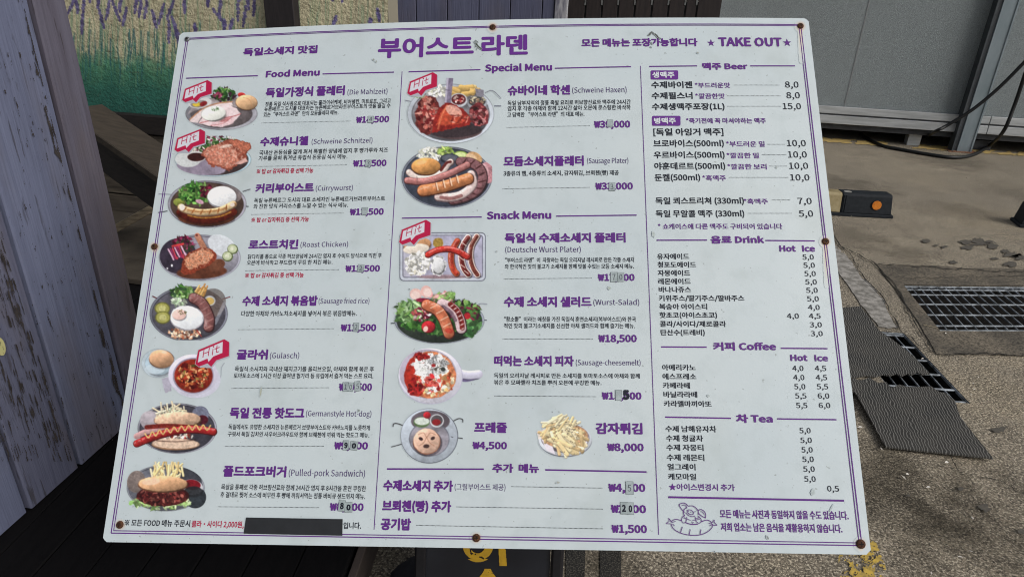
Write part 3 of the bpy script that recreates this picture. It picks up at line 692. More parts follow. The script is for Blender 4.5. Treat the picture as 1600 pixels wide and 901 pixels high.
# slanting beam and pale batten in the gap
bp0 = mp_.hit(128, 172, .42); bp1 = mp_.hit(340, 316, .75)
sb_m = NB('brown_beam', .8, spec=.25); sb_m.col(sb_m.mix(sb_m.noise(7, 6, sb_m.vec((1, 8, 8)), .3, .7), (.066, .053, .041), (.040, .033, .026))); sb_m.bump(sb_m.noise(60, 4), .2, .002)
bo = empty('slanting_beam', bp1); tag(bo, 'brown square beam slanting down to the right under the mural', 'beam')
beam('top_board', bp0, bp1, .19, .035, sb_m.m, bo, bevel=.004); dn = np.array([0, -.085, -.10])
beam('shaded_front_board', bp0 + dn, bp1 + dn, .02, .17, dkb, bo, bevel=.003)  # separate near-black board: the beam's shaded front put into the colour
b0 = mp_.hit(168, 364, .40); b1 = mp_.hit(262, 312, .30)
bo = beam('pale_batten', b0, b1, .02, .038, simple('pale_weathered_wood', (.26, .21, .14), .85, (.11, .088, .062), 14, .3, vs=(1, 1, 5)), None, bevel=.003, origin=tuple(b0)); tag(bo, 'short pale weathered batten below the slanting beam', 'batten')

# ================================================================== LEFT PLANK WALL AND DECK
DZ = .12
w0 = G(0, 840, DZ); w1 = G(190, 670, DZ)
wd2 = (w1 - w0)[:2]; wd2 /= np.linalg.norm(wd2)
lwp = VPlane(w1[:2], w1[:2] - wd2 if False else w1[:2] + wd2)     # t grows away from the viewer
nin = np.array([wd2[1], -wd2[0], 0.0])                              # towards +x, the open side
lwp.n = nin
def ls_(px, py): return lwp.sz(px, py)[0]
lil1 = lilac('lilac_plank', (.165, .185, .28), (.125, .14, .22), .55)
lil2 = lilac('lilac_plank_grey', (.15, .143, .19), (.088, .078, .105), .75)
lil3 = lilac('lilac_plank_worn', (.155, .165, .24), (.10, .105, .165), 1.0, .8)
pwall = empty('plank_wall', lwp.pt(0, DZ)); tag(pwall, 'tall lavender painted plank wall with chipped paint at the left', 'wall')
e0, e1, e2 = ls_(122, 732), ls_(165, 500), ls_(208, 490)
for (a, b, mt, off) in [(e1 + .008, e2, lil2, .012), (e0 + .010, e1, lil1, .006), (e0 - .165, e0, lil3, .004), (e0 - .42, e0 - .175, lil1, 0), (e0 - .75, e0 - .43, lil3, .004)]:
    slab('plank', [lwp.pt(a, DZ + .002, off), lwp.pt(b, DZ + .002, off), lwp.pt(b, 2.7, off), lwp.pt(a, 2.7, off)], nin, .024, mt, pwall, .004)
slab('backing_board', [lwp.pt(e0 - .75, DZ, -.03), lwp.pt(e2 - .02, DZ, -.03), lwp.pt(e2 - .02, 2.7, -.03), lwp.pt(e0 - .75, 2.7, -.03)], nin, .03, under, pwall)
yc = lwp.hit(1, 541, .008)
ring = [yc + lwp.d * .012 * math.cos(a) + np.array([0, 0, .024]) * math.sin(a) for a in np.linspace(0, 2 * math.pi, 17)[:-1]]
V, F = prism(ring, nin, .004); fix_normals(meshobj('yellow_paint_dab', V, F, simple('pale_yellow_paint', (.5, .48, .22), .7), pwall))
# chipped edges of the planks: dark bare wood showing
bare = simple('bare_dark_wood', (.022, .018, .018), .9, (.05, .042, .04), 60, .3)
L1x = lambda Y: np.interp(Y, [-20, 0, 200, 500, 611, 650], [34, 39, 88, 163, 192, 203]); L0x = lambda Y: np.interp(Y, [340, 350, 500, 732], [-4, 0, 47, 122])
def chipm(X, Y):
    e = L1x(Y) - 4 - X; n1 = fbm(X * 3.2 - Y * .8, Y * .35, 7, 4)
    f = L0x(Y) - 5 - X; n2 = fbm(X * 3 - Y * .9, Y * .3, 6, 14)
    return ((e > 0) & (e < 9 * np.clip(fbm(Y * 0, Y, 30, 6) * 2.6 - .9, 0, 1)) & (n1 > .46)) | ((f > 0) & (Y > 345) & (n2 > .655 - .10 * (f < 8))) | ((e > 0) & (f < 0) & (n1 > .80) & (Y > 80))
cp = flakes('chipped_paint', lambda x, y: lwp.hit(x, y, .0085), 0, -10, 200, 720, 1.0, chipm, bare, pwall); cp['kind'] = 'stuff'
# deck
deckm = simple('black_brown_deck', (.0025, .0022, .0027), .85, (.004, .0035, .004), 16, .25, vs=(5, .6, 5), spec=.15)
r0 = G(552, 858, DZ); r1 = G(536, 901, DZ); rdir = (r0 - r1)[:2]; rdir /= np.linalg.norm(rdir)
dk = empty('deck', (r0[0] - .6, r0[1], 0)); tag(dk, 'near black boarded deck in the shade below the lavender planks', 'deck')
YF, YB = .35, float(min(mp_.pt(sa, 0)[1], mp_.pt(sb, 0)[1])) - .02
xr = lambda y: r0[0] + rdir[0] / rdir[1] * (y - r0[1])
DW = .118; NBD = 27
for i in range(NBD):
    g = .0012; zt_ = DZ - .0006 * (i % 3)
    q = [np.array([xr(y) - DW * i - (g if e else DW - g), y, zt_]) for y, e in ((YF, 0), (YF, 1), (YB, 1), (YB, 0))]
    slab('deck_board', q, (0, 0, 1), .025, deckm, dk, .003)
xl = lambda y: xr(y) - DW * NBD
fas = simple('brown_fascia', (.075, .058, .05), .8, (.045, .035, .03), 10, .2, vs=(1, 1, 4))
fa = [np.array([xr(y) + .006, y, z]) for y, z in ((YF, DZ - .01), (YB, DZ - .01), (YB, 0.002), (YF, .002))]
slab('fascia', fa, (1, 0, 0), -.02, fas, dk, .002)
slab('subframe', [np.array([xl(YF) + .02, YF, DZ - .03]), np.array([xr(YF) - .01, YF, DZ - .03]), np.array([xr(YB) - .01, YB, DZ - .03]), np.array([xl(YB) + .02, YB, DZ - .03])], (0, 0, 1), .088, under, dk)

# ================================================================== MENU BOARD
BW = 1.2
_px = [(281, 51.5), (1263, 29), (1361.5, 866), (160, 846)]
_uv = [(0, 0), (1, 0), (1, 1), (0, 1)]
_A = []
for (u, v), (x, y) in zip(_uv, _px):
    X_, Y_ = (x - IW / 2) / FPX, (y - IH / 2) / FPX
    _A.append([u, v, 1, 0, 0, 0, -X_ * u, -X_ * v, -X_]); _A.append([0, 0, 0, u, v, 1, -Y_ * u, -Y_ * v, -Y_])
_H = np.linalg.svd(np.array(_A))[2][-1].reshape(3, 3)
if _H[2, 2] < 0: _H = -_H
_s = BW / np.linalg.norm(_H[:, 0])
BU = RW @ _H[:, 0] * _s; BV = RW @ _H[:, 1] * _s; BO = RW @ _H[:, 2] * _s + CAMP     # origin top-left, u right, v down
BN = np.cross(BV, BU); BN /= np.linalg.norm(BN)
if BN[1] > 0: BN = -BN
BH = np.linalg.norm(BV)
def bp(u, v, lift=0.0):
    """point on the slightly bulged board"""
    u = np.asarray(u, float); v = np.asarray(v, float)
    d = .017 * 4 * u * (1 - u) * np.clip(1 - v, 0, 1) ** 1.15 + lift
    return BO + u[..., None] * BU + v[..., None] * BV + d[..., None] * BN
_Hi = np.linalg.inv(_H)
def binv(px, py):
    px = np.asarray(px, float); py = np.asarray(py, float); qx, qy = px.copy(), py.copy()
    for _ in range(5):
        c = np.stack([(qx - IW / 2) / FPX, (qy - IH / 2) / FPX, np.ones_like(qx)], -1) @ _Hi.T
        u, v = c[..., 0] / c[..., 2], c[..., 1] / c[..., 2]
        x, y = project(bp(u, v)); qx = qx + (px - x); qy = qy + (py - y)
    return u, v
def bmap(lift): return lambda px, py: bp(*binv(px, py), lift)

board = empty('menu_board', bp(.5, 1.0)); tag(board, 'large white menu board with purple lettering and food pictures, leaning back on a black stand', 'menu board')
KP = 1.02                                    # print reflectance for a displayed value
WHITE = (203, 213, 216)
def board_base(n):
    n.tc = n.tc
    a = n.mix(n.noise(4, 5, None, .3, .75), lin(WHITE) * KP, lin((195, 207, 212)) * KP)
    a = n.mix(n.math('MULTIPLY', n.noise(28, 5, None, .5, .75), .35), a, lin((176, 188, 190)) * KP)
    a = n.mix(n.math('MULTIPLY', n.noise(9, 7, n.vec((1, 1, .6)), .52, .8), .4), a, lin((172, 182, 178)) * KP)
    return n.mix(n.math('MULTIPLY', n.noise(150, 2, None, .70, .76), .5), a, lin((120, 125, 120)) * KP)
bm_ = NB('board_white', .38, spec=.35); bm_.col(board_base(bm_)); bm_.bump(bm_.noise(260, 2), .04, .001); board_mat = bm_.m
pm_ = NB('board_print', .40, spec=.35); at_ = pm_.t.nodes.new('ShaderNodeAttribute'); at_.attribute_name = 'paint'
pm_.col(pm_.mix(at_.outputs['Alpha'], board_base(pm_), at_.outputs['Color'])); print_mat = pm_.m
def ink(name, c, k=KP): 
    n = NB(name, .5, spec=.2); n.col(n.mix(n.noise(60, 3, None, .4, .8), lin(c) * k, lin([v * .92 + 8 for v in c]) * k)); return n.m
PURP = ink('purple_ink', (96, 46, 130)); PURPT = ink('purple_title_ink', (102, 50, 138)); DARK = ink('dark_ink', (30, 34, 46)); CRIM = ink('crimson_ink', (176, 26, 70)); WINK = ink('white_ink', (214, 220, 226))
LITE = ink('thin_purple_ink', (78, 58, 108))

# panel: bulged sheet with rounded corners
NU, NV, TH = 44, 30, .005
us = np.linspace(0, 1, NU + 1); vs = np.linspace(0, 1, NV + 1); us[1] = .006; us[-2] = .994; vs[1] = .007; vs[-2] = .993
V = []; F = []
rc = .006
for side in (0, 1):
    for j, v in enumerate(vs):
        for i, u in enumerate(us):
            uu, vv = u, v
            if (i in (0, NU)) and (j in (0, NV)):
                k = .003 if not (i == NU and j == NV) else .0036
                uu = u + (k / BW if i == 0 else -k / BW); vv = v + (k / BH if j == 0 else -k / BH)
            V.append(bp(uu, vv, -TH * side))
idx = lambda s, i, j: s * (NU + 1) * (NV + 1) + j * (NU + 1) + i
for j in range(NV):
    for i in range(NU):
        F.append([idx(0, i, j), idx(0, i, j + 1), idx(0, i + 1, j + 1), idx(0, i + 1, j)])
        F.append([idx(1, i, j), idx(1, i + 1, j), idx(1, i + 1, j + 1), idx(1, i, j + 1)])
for i in range(NU):
    for j in (0, NV): F.append([idx(0, i, j), idx(0, i + 1, j), idx(1, i + 1, j), idx(1, i, j)])
for j in range(NV):
    for i in (0, NU): F.append([idx(0, i, j), idx(0, i, j + 1), idx(1, i, j + 1), idx(1, i, j)])
fix_normals(meshobj('board_panel', V, F, board_mat, board))

VW = dict(Z1=(230, 20, 4), Z2=(580, 20, 1600 / 440), Z3=(970, 20, 1577 / 350), Z4=(230, 200, 1600 / 410), Z5=(600, 210, 1600 / 420), Z6=(1000, 200, 5),
          Z7=(200, 350, 1600 / 420), Z8=(600, 340, 1600 / 420), Y1=(1000, 370, 1599 / 330), Y2=(190, 500, 1600 / 420), Y3=(590, 520, 1600 / 440),
          Y4=(1000, 520, 1600 / 340), Y5=(150, 690, 1600 / 460), Y6=(580, 700, 1600 / 460), Y7=(1000, 680, 4), PG=(1020, 770, 1464 / 130), PX=(0, 0, 1))
def P2(view, x, y): ox, oy, k = VW[view]; return ox + x / k, oy + y / k
# --- lettering
fc = bpy.data.curves.new('lettering_source', 'FONT')
try:                                          # Blender's own bundled sans face; the built-in one otherwise
    import os
    fc.font = bpy.data.fonts.load(os.path.join(bpy.utils.system_resource('DATAFILES', path='fonts'), 'Noto Sans CJK Regular.woff2'))
except Exception: pass
fo = bpy.data.objects.new('lettering_source', fc); C.objects.link(fo)
dg = bpy.context.evaluated_depsgraph_get()
def glyphs(s, off, res):
    fc.body = s; fc.offset = 0.0; fc.resolution_u = res; fc.size = 1.0
    dg.update(); e = fo.evaluated_get(dg); me = e.to_mesh()
    V = np.array([v.co[:2] for v in me.vertices]); F = [list(p.vertices) for p in me.polygons]; e.to_mesh_clear(); return V, F
REF = {}
for kk, s in (('k', '독일맥'), ('l', 'HEB')):
    g_, _ = glyphs(s, 0, 2); REF[kk] = (g_[:, 1].min(), g_[:, 1].max())
def text(view, s, x0, x1, yb, h, mat, off=0.0, kind='k', res=2, lift=.0006, name='lettering', parent=None, lab=None, slant=0.0):
    V, F = glyphs(s, off, res)
    if not len(V): return
    ax, ay = P2(view, x0, yb); bx, _ = P2(view, x1, yb); k = VW[view][2]
    u0, v0 = binv(ax, ay); _, vt = binv(ax, ay - h / k); y = ay
    for _ in range(4):
        u1, _v = binv(bx, y); y = project(bp(u1, v0))[1]
    lo, hi = REF[kind]; gx = (V[:, 0] - V[:, 0].min()) / (V[:, 0].max() - V[:, 0].min())
    gy = (V[:, 1] - lo) / (hi - lo)
    uu = u0 + gx * (u1 - u0); vv = v0 + gy * (vt - v0)
    if slant: uu = uu + (v0 - vv) * slant
    P0 = bp(uu, vv, lift)
    if off > .001:                            # heavier weights: the outline spread sideways in layers a few microns apart
        em_u = (u1 - u0) / (V[:, 0].max() - V[:, 0].min()); em_v = (vt - v0) / (hi - lo); n_ = len(V); nc = 8 if off > .012 else 4
        allP = [P0]; allF = list(F)
        for c_ in range(nc):
            a_ = 2 * math.pi * c_ / nc + (0 if nc == 8 else .785)
            allP.append(bp(uu + em_u * off * math.cos(a_), vv + em_v * off * math.sin(a_), lift + .000012 * (c_ + 1)))
            allF += [[i + n_ * (c_ + 1) for i in f] for f in F]
        P0 = np.concatenate(allP); F = allF
    o = meshobj(name, P0, F, mat, parent or board)
    if o.data.polygons[0].normal.dot(Vector(BN)) < 0: o.data.flip_normals()
    if lab: o['label'] = lab
    return o
def ribbon(name, pts, wpx, mat, lift=.0006, parent=None):
    """printed line: pts are photo points joined straight on the board"""
    P = []
    for i in range(len(pts) - 1):
        u0, v0 = binv(*pts[i]); u1, v1 = binv(*pts[i + 1]); n = max(2, int(abs(u1 - u0) * 44 + abs(v1 - v0) * 30))
        for k in range(n): P.append((u0 + (u1 - u0) * k / n, v0 + (v1 - v0) * k / n))
    P.append(tuple(float(q) for q in binv(*pts[-1])))
    hw = wpx * .00055; V = []; F = []
    for i, (u, v) in enumerate(P):
        a = P[max(i - 1, 0)]; b = P[min(i + 1, len(P) - 1)]; d = np.array([(b[0] - a[0]) * BW, (b[1] - a[1]) * BH]); d /= np.linalg.norm(d)
        n = np.array([-d[1] / BW, d[0] / BH]) * hw
        V += [bp(u + n[0], v + n[1], lift), bp(u - n[0], v - n[1], lift)]
    for i in range(len(P) - 1): F.append([2 * i, 2 * i + 1, 2 * i + 3, 2 * i + 2])
    o = meshobj(name, V, F, mat, parent or board)
    if o.data.polygons[0].normal.dot(Vector(BN)) < 0: o.data.flip_normals()
    return o
def rule(view, a, b, wpx=2.0, mat=None): return ribbon('rule_line', [P2(view, *a), P2(view, *b)], wpx, mat or PURP)
def dots(view, x0, y0, x1, y1):
    a = P2(view, x0, y0); b = P2(view, x1, y1); n = int(abs(b[0] - a[0]) / 1.9)
    u0, v0 = binv(*a); u1, v1 = binv(*b); V = []; F = []; r = .00050
    for i in range(n + 1):
        t = i / n; u = u0 + (u1 - u0) * t; v = v0 + (v1 - v0) * t; k = len(V)
        for du, dv in ((-1, -1), (-1, 1), (1, 1), (1, -1)): V.append(bp(u + du * r / BW, v + dv * r / BH, .0006))
        F.append([k, k + 1, k + 2, k + 3])
    o = meshobj('dotted_leader', V, F, DARK, board)
    if o.data.polygons[0].normal.dot(Vector(BN)) < 0: o.data.flip_normals()
HV = .016; BD = .017; MD = .009; TX = .005; LT = 0

T = text
# heading row
T('Z1', '독일소세지 맛집', 602, 1060, 272, 46, PURP, HV)
T('Z2', '부어스트 라덴', 42, 885, 258, 108, PURPT, .013, res=4, lab='shop title in large purple letters at the top centre')
T('PX', '모든 메뉴는 포장가능합니다', 909.5, 1089.5, 73.6, 12, PURP, .016)
T('Z3', '★', 610, 664, 238, 50, PURP, 0, 'k'); T('Z3', 'TAKE OUT', 693, 1132, 235, 56, PURP, BD, 'l'); T('Z3', '★', 1143, 1203, 238, 54, PURP, 0, 'k')
# border
_bl = [(291.5, 60.5), (1251, 39), (1346.5, 851.5), (174, 832)]
for k, (inset, wd_) in enumerate(((0, 1.5), (3.4, 1.2))):
    uvs = [binv(*p) for p in _bl]; d = inset * .0011
    cs = [(uvs[0][0] + d / BW, uvs[0][1] + d * .7 / BH), (uvs[1][0] - d / BW, uvs[1][1] + d * .7 / BH), (uvs[2][0] - d / BW, uvs[2][1] - d / BH), (uvs[3][0] + d / BW, uvs[3][1] - d / BH)]
    for i in range(4):
        a, b = cs[i], cs[(i + 1) % 4]; pa = project(bp(a[0], a[1])); pb = project(bp(b[0], b[1]))
        ribbon('border_line', [(float(pa[0]), float(pa[1])), (float(pb[0]), float(pb[1]))], wd_, PURP, .0006 + .0001 * k + .00003 * i)
# separators
ribbon('separator_line', [P2('Z1', 1594, 368), P2('Y5', 1512, 475)], 1.0, PURP); ribbon('separator_line', [P2('Z2', 1530, 303), P2('Y6', 1562, 468)], 1.0, PURP)

def price(view, s, x0, x1, yb, h): T(view, s, x0, x1, yb, h, PURP, .015, 'l')
STK = simple('clear_sticker_film', tuple(lin((172, 184, 186)) * KP), .3, tuple(lin((148, 160, 162)) * KP), 90, .1, spec=.6)
GREYI = ink('faded_marker', (84, 92, 98))
STE = simple('sticker_dirty_edge', tuple(lin((92, 102, 102)) * KP), .6)
def sticker(view, cx, cy, wd_, ht, ch, tilt=0.0, dkk=False):
    k = VW[view][2]; u, v = binv(*P2(view, cx, cy)); hw = wd_ / k * .00055; hh = ht / k * .00058
    def cor(e, l):
        out = []
        for a, b in ((-1, -1), (-1, 1), (1, 1), (1, -1)):
            x, y = a * (hw + e), b * (hh + e); out.append(bp(u + (x * math.cos(tilt) - y * math.sin(tilt)) / BW, v + (x * math.sin(tilt) + y * math.cos(tilt)) / BH, l))
        return out
    V, F = prism(cor(.00045, .0009), BN, .0003); st = fix_normals(meshobj('price_sticker', V, F, STE, board))
    V, F = prism(cor(0, .0011), BN, .0003); fix_normals(meshobj('sticker_film', V, F, STK, st))
    if ch: T(view, ch, cx - wd_ * .26, cx + wd_ * .26, cy + ht * .33, ht * .64, DARK if dkk else GREYI, .02 if dkk else 0, 'l', lift=.0014, name='handwritten_digit', parent=st)
# left column ------------------------------------------------------
T('Z1', 'Food Menu', 744, 1075, 404, 36, PURP, BD, 'l'); rule('Z1', (243, 411), (692, 395)); rule('Z1', (1097, 384), (1543, 373))
def desc(view, s, x0, x1, yb, h=29): T(view, s, x0, x1, yb, h, DARK, TX)
T('Z1', '독일가정식 플레터', 742, 1231, 530, 56, PURP, HV); T('Z1', '(Die Mahlzeit)', 1252, 1502, 513, 30, LITE, LT, 'l')
desc('Z1', '정통 독일 식사용으로 대표되는 훌라이쉬케제, 비어쉥켄, 미트로프, 그리고', 738, 1522, 588); desc('Z1', '뉴른베르그 도시를 대표하는 뉴른베르거브라트부어스트의 맛을 즐길 수', 732, 1520, 618); desc('Z1', '있는“부어스트 라덴”만의 모듬플레터 메뉴.', 728, 1195, 652)
dots('Z1', 718, 690, 1268, 678); price('Z1', '₩14,500', 1307, 1510, 688, 36); sticker('Z1', 1397, 668, 36, 44, '4')
T('Z1', '수제슈니첼', 708, 1003, 834, 53, PURP, HV); T('Z1', '(Schweine Schnitzel)', 1028, 1408, 821, 30, LITE, LT, 'l')
desc('Z4', '국내산 돈등심을 얇게 펴서 특별한 양념에 염지 후 빵가루와 치즈', 684, 1468, 166); desc('Z4', '가루를 묻혀 튀겨낸 유럽식 돈등심 식사 메뉴.', 680, 1220, 201)
dots('Z4', 670, 236, 1216, 226); price('Z4', '₩13,500', 1257, 1457, 235, 36); sticker('Z4', 1348, 217, 34, 46, '3', .1)
T('Z4', '※ 밥 or 감자튀김 중 선택 가능', 668, 1012, 281, 30, CRIM, .010)
T('Z4', '커리부어스트', 662, 1013, 396, 53, PURP, HV); T('Z4', '(Currywurst)', 1028, 1254, 383, 30, LITE, LT, 'l')
desc('Z4', '독일 뉴른베르그 도시의 대표 소세지인 뉴른베르거브라트부어스트', 652, 1450, 457); desc('Z4', '와 진한 맛의 커리소스를 느낄 수 있는 식사 메뉴.', 648, 1225, 493)
dots('Z4', 638, 528, 1195, 519); price('Z4', '₩13,500', 1237, 1440, 530, 36); sticker('Z4', 1326, 508, 33, 46, '')
T('Z4', '※ 밥 or 감자튀김 중 선택 가능', 636, 985, 576, 30, CRIM, .010)
T('Z4', '로스트치킨', 620, 917, 739, 54, PURP, HV); T('Z4', '(Roast Chicken)', 935, 1225, 726, 30, LITE, LT, 'l')
desc('Z4', '닭다리를 통으로 각종 허브양념에 24시간 염지 후 수비드 방식으로 익힌 후', 614, 1430, 799); desc('Z4', '오븐에 바삭하고 부드럽게 쿠킹 한 치킨 메뉴.', 608, 1130, 836)
dots('Z4', 600, 870, 1168, 863); price('Z4', '₩12,500', 1210, 1417, 875, 36); sticker('Z4', 1303, 855, 36, 44, '2', .08)
T('Z7', '※ 밥 or 감자튀김 중 선택 가능', 698, 1045, 321, 30, CRIM, .010)
T('Z7', '수제 소세지 볶음밥', 682, 1125, 486, 56, PURP, HV); T('Z7', '(Sausage fried rice)', 1135, 1437, 473, 30, LITE, LT, 'l')
desc('Z7', '다양한 야채와 카바노치소세지를 넣어서 볶은 볶음밥메뉴.', 674, 1362, 549, 32)
dots('Z7', 660, 628, 1224, 622); price('Z7', '₩12,500', 1268, 1475, 635, 38); sticker('Z7', 1358, 613, 30, 48, '2')
T('Z7', '굴라쉬', 648, 828, 804, 56, PURP, HV); T('Z7', '(Gulasch)', 845, 1019, 797, 32, LITE, LT, 'l')
desc('Y2', '독일식 소시지와 국내산 돼지고기를 올리브오일, 야채와 함께 볶은 후', 674, 1502, 305, 31); desc('Y2', '토마토소스에 1시간 이상 끓여낸 헝가리 등 유럽에서 즐겨 먹는 스프 요리.', 668, 1498, 345, 31)
dots('Y2', 658, 405, 1234, 401); price('Y2', '₩10,500', 1295, 1488, 417, 40); sticker('Y2', 1334, 396, 30, 48, '1', -.05); sticker('Y2', 1364, 397, 28, 46, '0', .05); sticker('Y2', 1405, 392, 32, 52, '5', -.15)
T('Y2', '독일 전통 핫도그', 645, 1085, 581, 61, PURP, HV); T('Y2', '(Germanstyle Hot-dog)', 1098, 1487, 570, 32, LITE, LT, 'l')
desc('Y2', '독일에서도 유명한 소세지인 뉴른베르거 브랏부어스트와 카바노치를 노릇하게', 636, 1478, 649, 31); desc('Y2', '구워서 독일 김치인 사우어크라우트와 함께 브뤠첸에 끼워 먹는 핫도그 메뉴.', 632, 1474, 692, 31)
dots('Y2', 618, 750, 1203, 749); price('Y2', '₩9,000', 1267, 1464, 765, 40); sticker('Y2', 1336, 743, 32, 48, '9', 0, True); sticker('Y2', 1384, 746, 40, 44, '0', .1, True)
T('Y5', '풀드포크버거', 692, 1030, 186, 56, PURP, HV); T('Y5', '(Pulled-pork Sandwich)', 1048, 1462, 183, 34, LITE, LT, 'l')
desc('Y5', '목살을 통째로 각종 허브향신료와 함께 24시간 염지 후 8시간을 훈연 쿠킹한', 680, 1467, 259, 31); desc('Y5', '후 결대로 찢어 소스에 버무린 후 빵에 끼워서먹는 정통 바비큐 샌드위치 메뉴.', 676, 1462, 301, 31)
dots('Y5', 665, 351, 1211, 356); price('Y5', '₩8,000', 1272, 1452, 370, 38); sticker('Y5', 1337, 346, 32, 48, '8', .05, True); sticker('Y5', 1373, 354, 36, 44, '0', -.05, True)
T('Y5', '※ 모든 FOOD 메뉴 주문시', 155, 510, 455, 36, DARK, MD); T('Y5', '콜라·사이다 2,000원,', 520, 802, 462, 36, CRIM, .010); T('Y5', '입니다.', 1345, 1440, 471, 36, DARK, MD)
tp_m = simple('black_tape', (.020, .022, .026), .55, (.016, .018, .021), 60, .03)
cs = [P2('Y5', 817, 409), P2('Y5', 1342, 418), P2('Y5', 1340, 508), P2('Y5', 804, 497)]
V = []; F = []
for i in range(9):
    for a, b in ((0, 1), (3, 2)):
        t = i / 8; u_, v_ = binv(cs[a][0] * (1 - t) + cs[b][0] * t, cs[a][1] * (1 - t) + cs[b][1] * t); V.append(bp(u_, v_, .0012))
for i in range(8): F.append([2 * i, 2 * i + 1, 2 * i + 3, 2 * i + 2])
o = meshobj('black_tape', V, F, tp_m, board)
if o.data.polygons[0].normal.dot(Vector(BN)) < 0: o.data.flip_normals()
# centre column ----------------------------------------------------
T('Z2', 'Special Menu', 650, 1025, 334, 36, PURP, BD, 'l'); rule('Z2', (213, 337), (621, 325)); rule('Z2', (1044, 317), (1476, 308))
T('Z2', '슈바이네 학센', 778, 1128, 470, 52, PURP, HV); T('Z2', '(Schweine Haxen)', 1143, 1452, 456, 30, LITE, LT, 'l')
desc('Z2', '독일 남부지역의 정통 족발 요리로 허브향신료와 맥주에 24시간', 776, 1475, 529, 28); desc('Z2', '염지 후 각종 야채와 함께 12시간 삶아 오븐에 로스팅한 바삭하', 776, 1475, 560, 28); desc('Z2', '고 담백한 “부어스트 라덴”의 대표 메뉴.', 774, 1212, 595, 28)
dots('Z2', 772, 653, 1240, 643); price('Z2', '₩39,000', 1268, 1470, 653, 36); sticker('Z2', 1356, 630, 32, 44, '', .1)
T('Z5', '모듬소세지플레터', 715, 1187, 190, 56, PURP, HV); T('Z5', '(Sausage Plater)', 1210, 1455, 173, 30, LITE, LT, 'l')
desc('Z5', '3종류의 햄, 4종류의 소세지, 감자튀김, 브뢰첸(빵) 제공', 712, 1398, 249, 30)
dots('Z5', 708, 325, 1223, 316); price('Z5', '₩33,000', 1260, 1480, 328, 38); sticker('Z5', 1357, 312, 34, 50, '3', .05)
rule('Z5', (107, 499), (582, 492)); rule('Z5', (1025, 487), (1504, 481)); T('Z5', 'Snack Menu', 615, 993, 503, 40, PURP, BD, 'l')
T('Z5', '독일식 수제소세지 플레터', 722, 1436, 645, 55, PURP, HV); T('Z5', '(Deutsche Wurst Plater)', 722, 1172, 702, 32, LITE, LT, 'l')
desc('Z5', '“부어스트 라덴”이  자랑하는 독일 오리지날 레시피로 만든 각종 소세지', 722, 1488, 763); desc('Z5', '와 한국적인 맛의 불고기 소세지를 함께 맛볼 수있는 모듬 소세지 메뉴.', 720, 1488, 801)
dots('Z5', 716, 860, 1235, 855); price('Z5', '₩17,000', 1275, 1490, 870, 38); sticker('Z5', 1369, 849, 38, 54, '7'); sticker('Z5', 1410, 849, 36, 50, '0')
T('Z8', '수제 소세지 샐러드', 717, 1233, 530, 58, PURP, HV); T('Z8', '(Wurst-Salad)', 1247, 1520, 519, 32, LITE, LT, 'l')
desc('Z8', '“황소뿔”이라는 애칭을 가진 독일식 훈연소세지(복부어스트)와 한국', 716, 1500, 619, 30); desc('Z8', '적인 맛의 불고기소세지를 신선한 야채 샐러드와 함께 즐기는 메뉴.', 714, 1494, 658, 30)
dots('Z8', 709, 722, 1240, 722); price('Z8', '₩18,500', 1278, 1503, 738, 40)
T('Y3', '떠먹는 소세지 피자', 665, 1113, 186, 55, PURP, HV); T('Y3', '(Sausage-cheesemelt)', 1127, 1495, 182, 30, LITE, LT, 'l')
desc('Y3', '독일의 오리지날 레시피로 만든 소세지를 토마토소스에 야채와 함께', 662, 1490, 255, 28); desc('Y3', '볶은 후 모짜렐라 치즈를 뿌려 오븐에 쿠킹한 메뉴.', 662, 1272, 294, 28)
dots('Y3', 666, 357, 1240, 361); price('Y3', '₩15,000', 1276, 1498, 375, 38); sticker('Y3', 1369, 353, 32, 50, ''); T('Y3', '5', 1398, 1426, 374, 46, DARK, .03, 'l', lift=.0009)
T('Y3', '프레즐', 552, 733, 564, 57, PURP, HV); price('Y3', '₩4,500', 541, 733, 656, 38)
T('Y3', '감자튀김', 1243, 1503, 571, 60, PURP, HV); price('Y3', '₩8,000', 1307, 1510, 667, 40)
rule('Y3', (54, 771), (604, 772), 2.2); rule('Y3', (953, 776), (1528, 788), 2.2); T('Y3', '추가  메뉴', 655, 915, 790, 48, PURP, HV)
T('Y6', '수제소세지 추가', 68, 442, 229, 57, PURP, .017); T('Y6', '(그릴부어스트 제공)', 454, 730, 226, 36, LITE, 0)
dots('Y6', 762, 207, 1254, 215); price('Y6', '₩4,500', 1291, 1488, 232, 40); sticker('Y6', 1404, 214, 36, 56, '5')
T('Y6', '브뢰첸(빵) 추가', 62, 432, 340, 58, PURP, .017); dots('Y6', 466, 317, 1257, 329); price('Y6', '₩2000', 1305, 1492, 347, 40); sticker('Y6', 1374, 324, 34, 52, '2', 0, True); sticker('Y6', 1409, 326, 30, 52, '0', 0, True)
T('Y6', '공기밥', 54, 213, 441, 61, PURP, .017); dots('Y6', 248, 417, 1258, 436); price('Y6', '₩1,500', 1308, 1497, 455, 40)
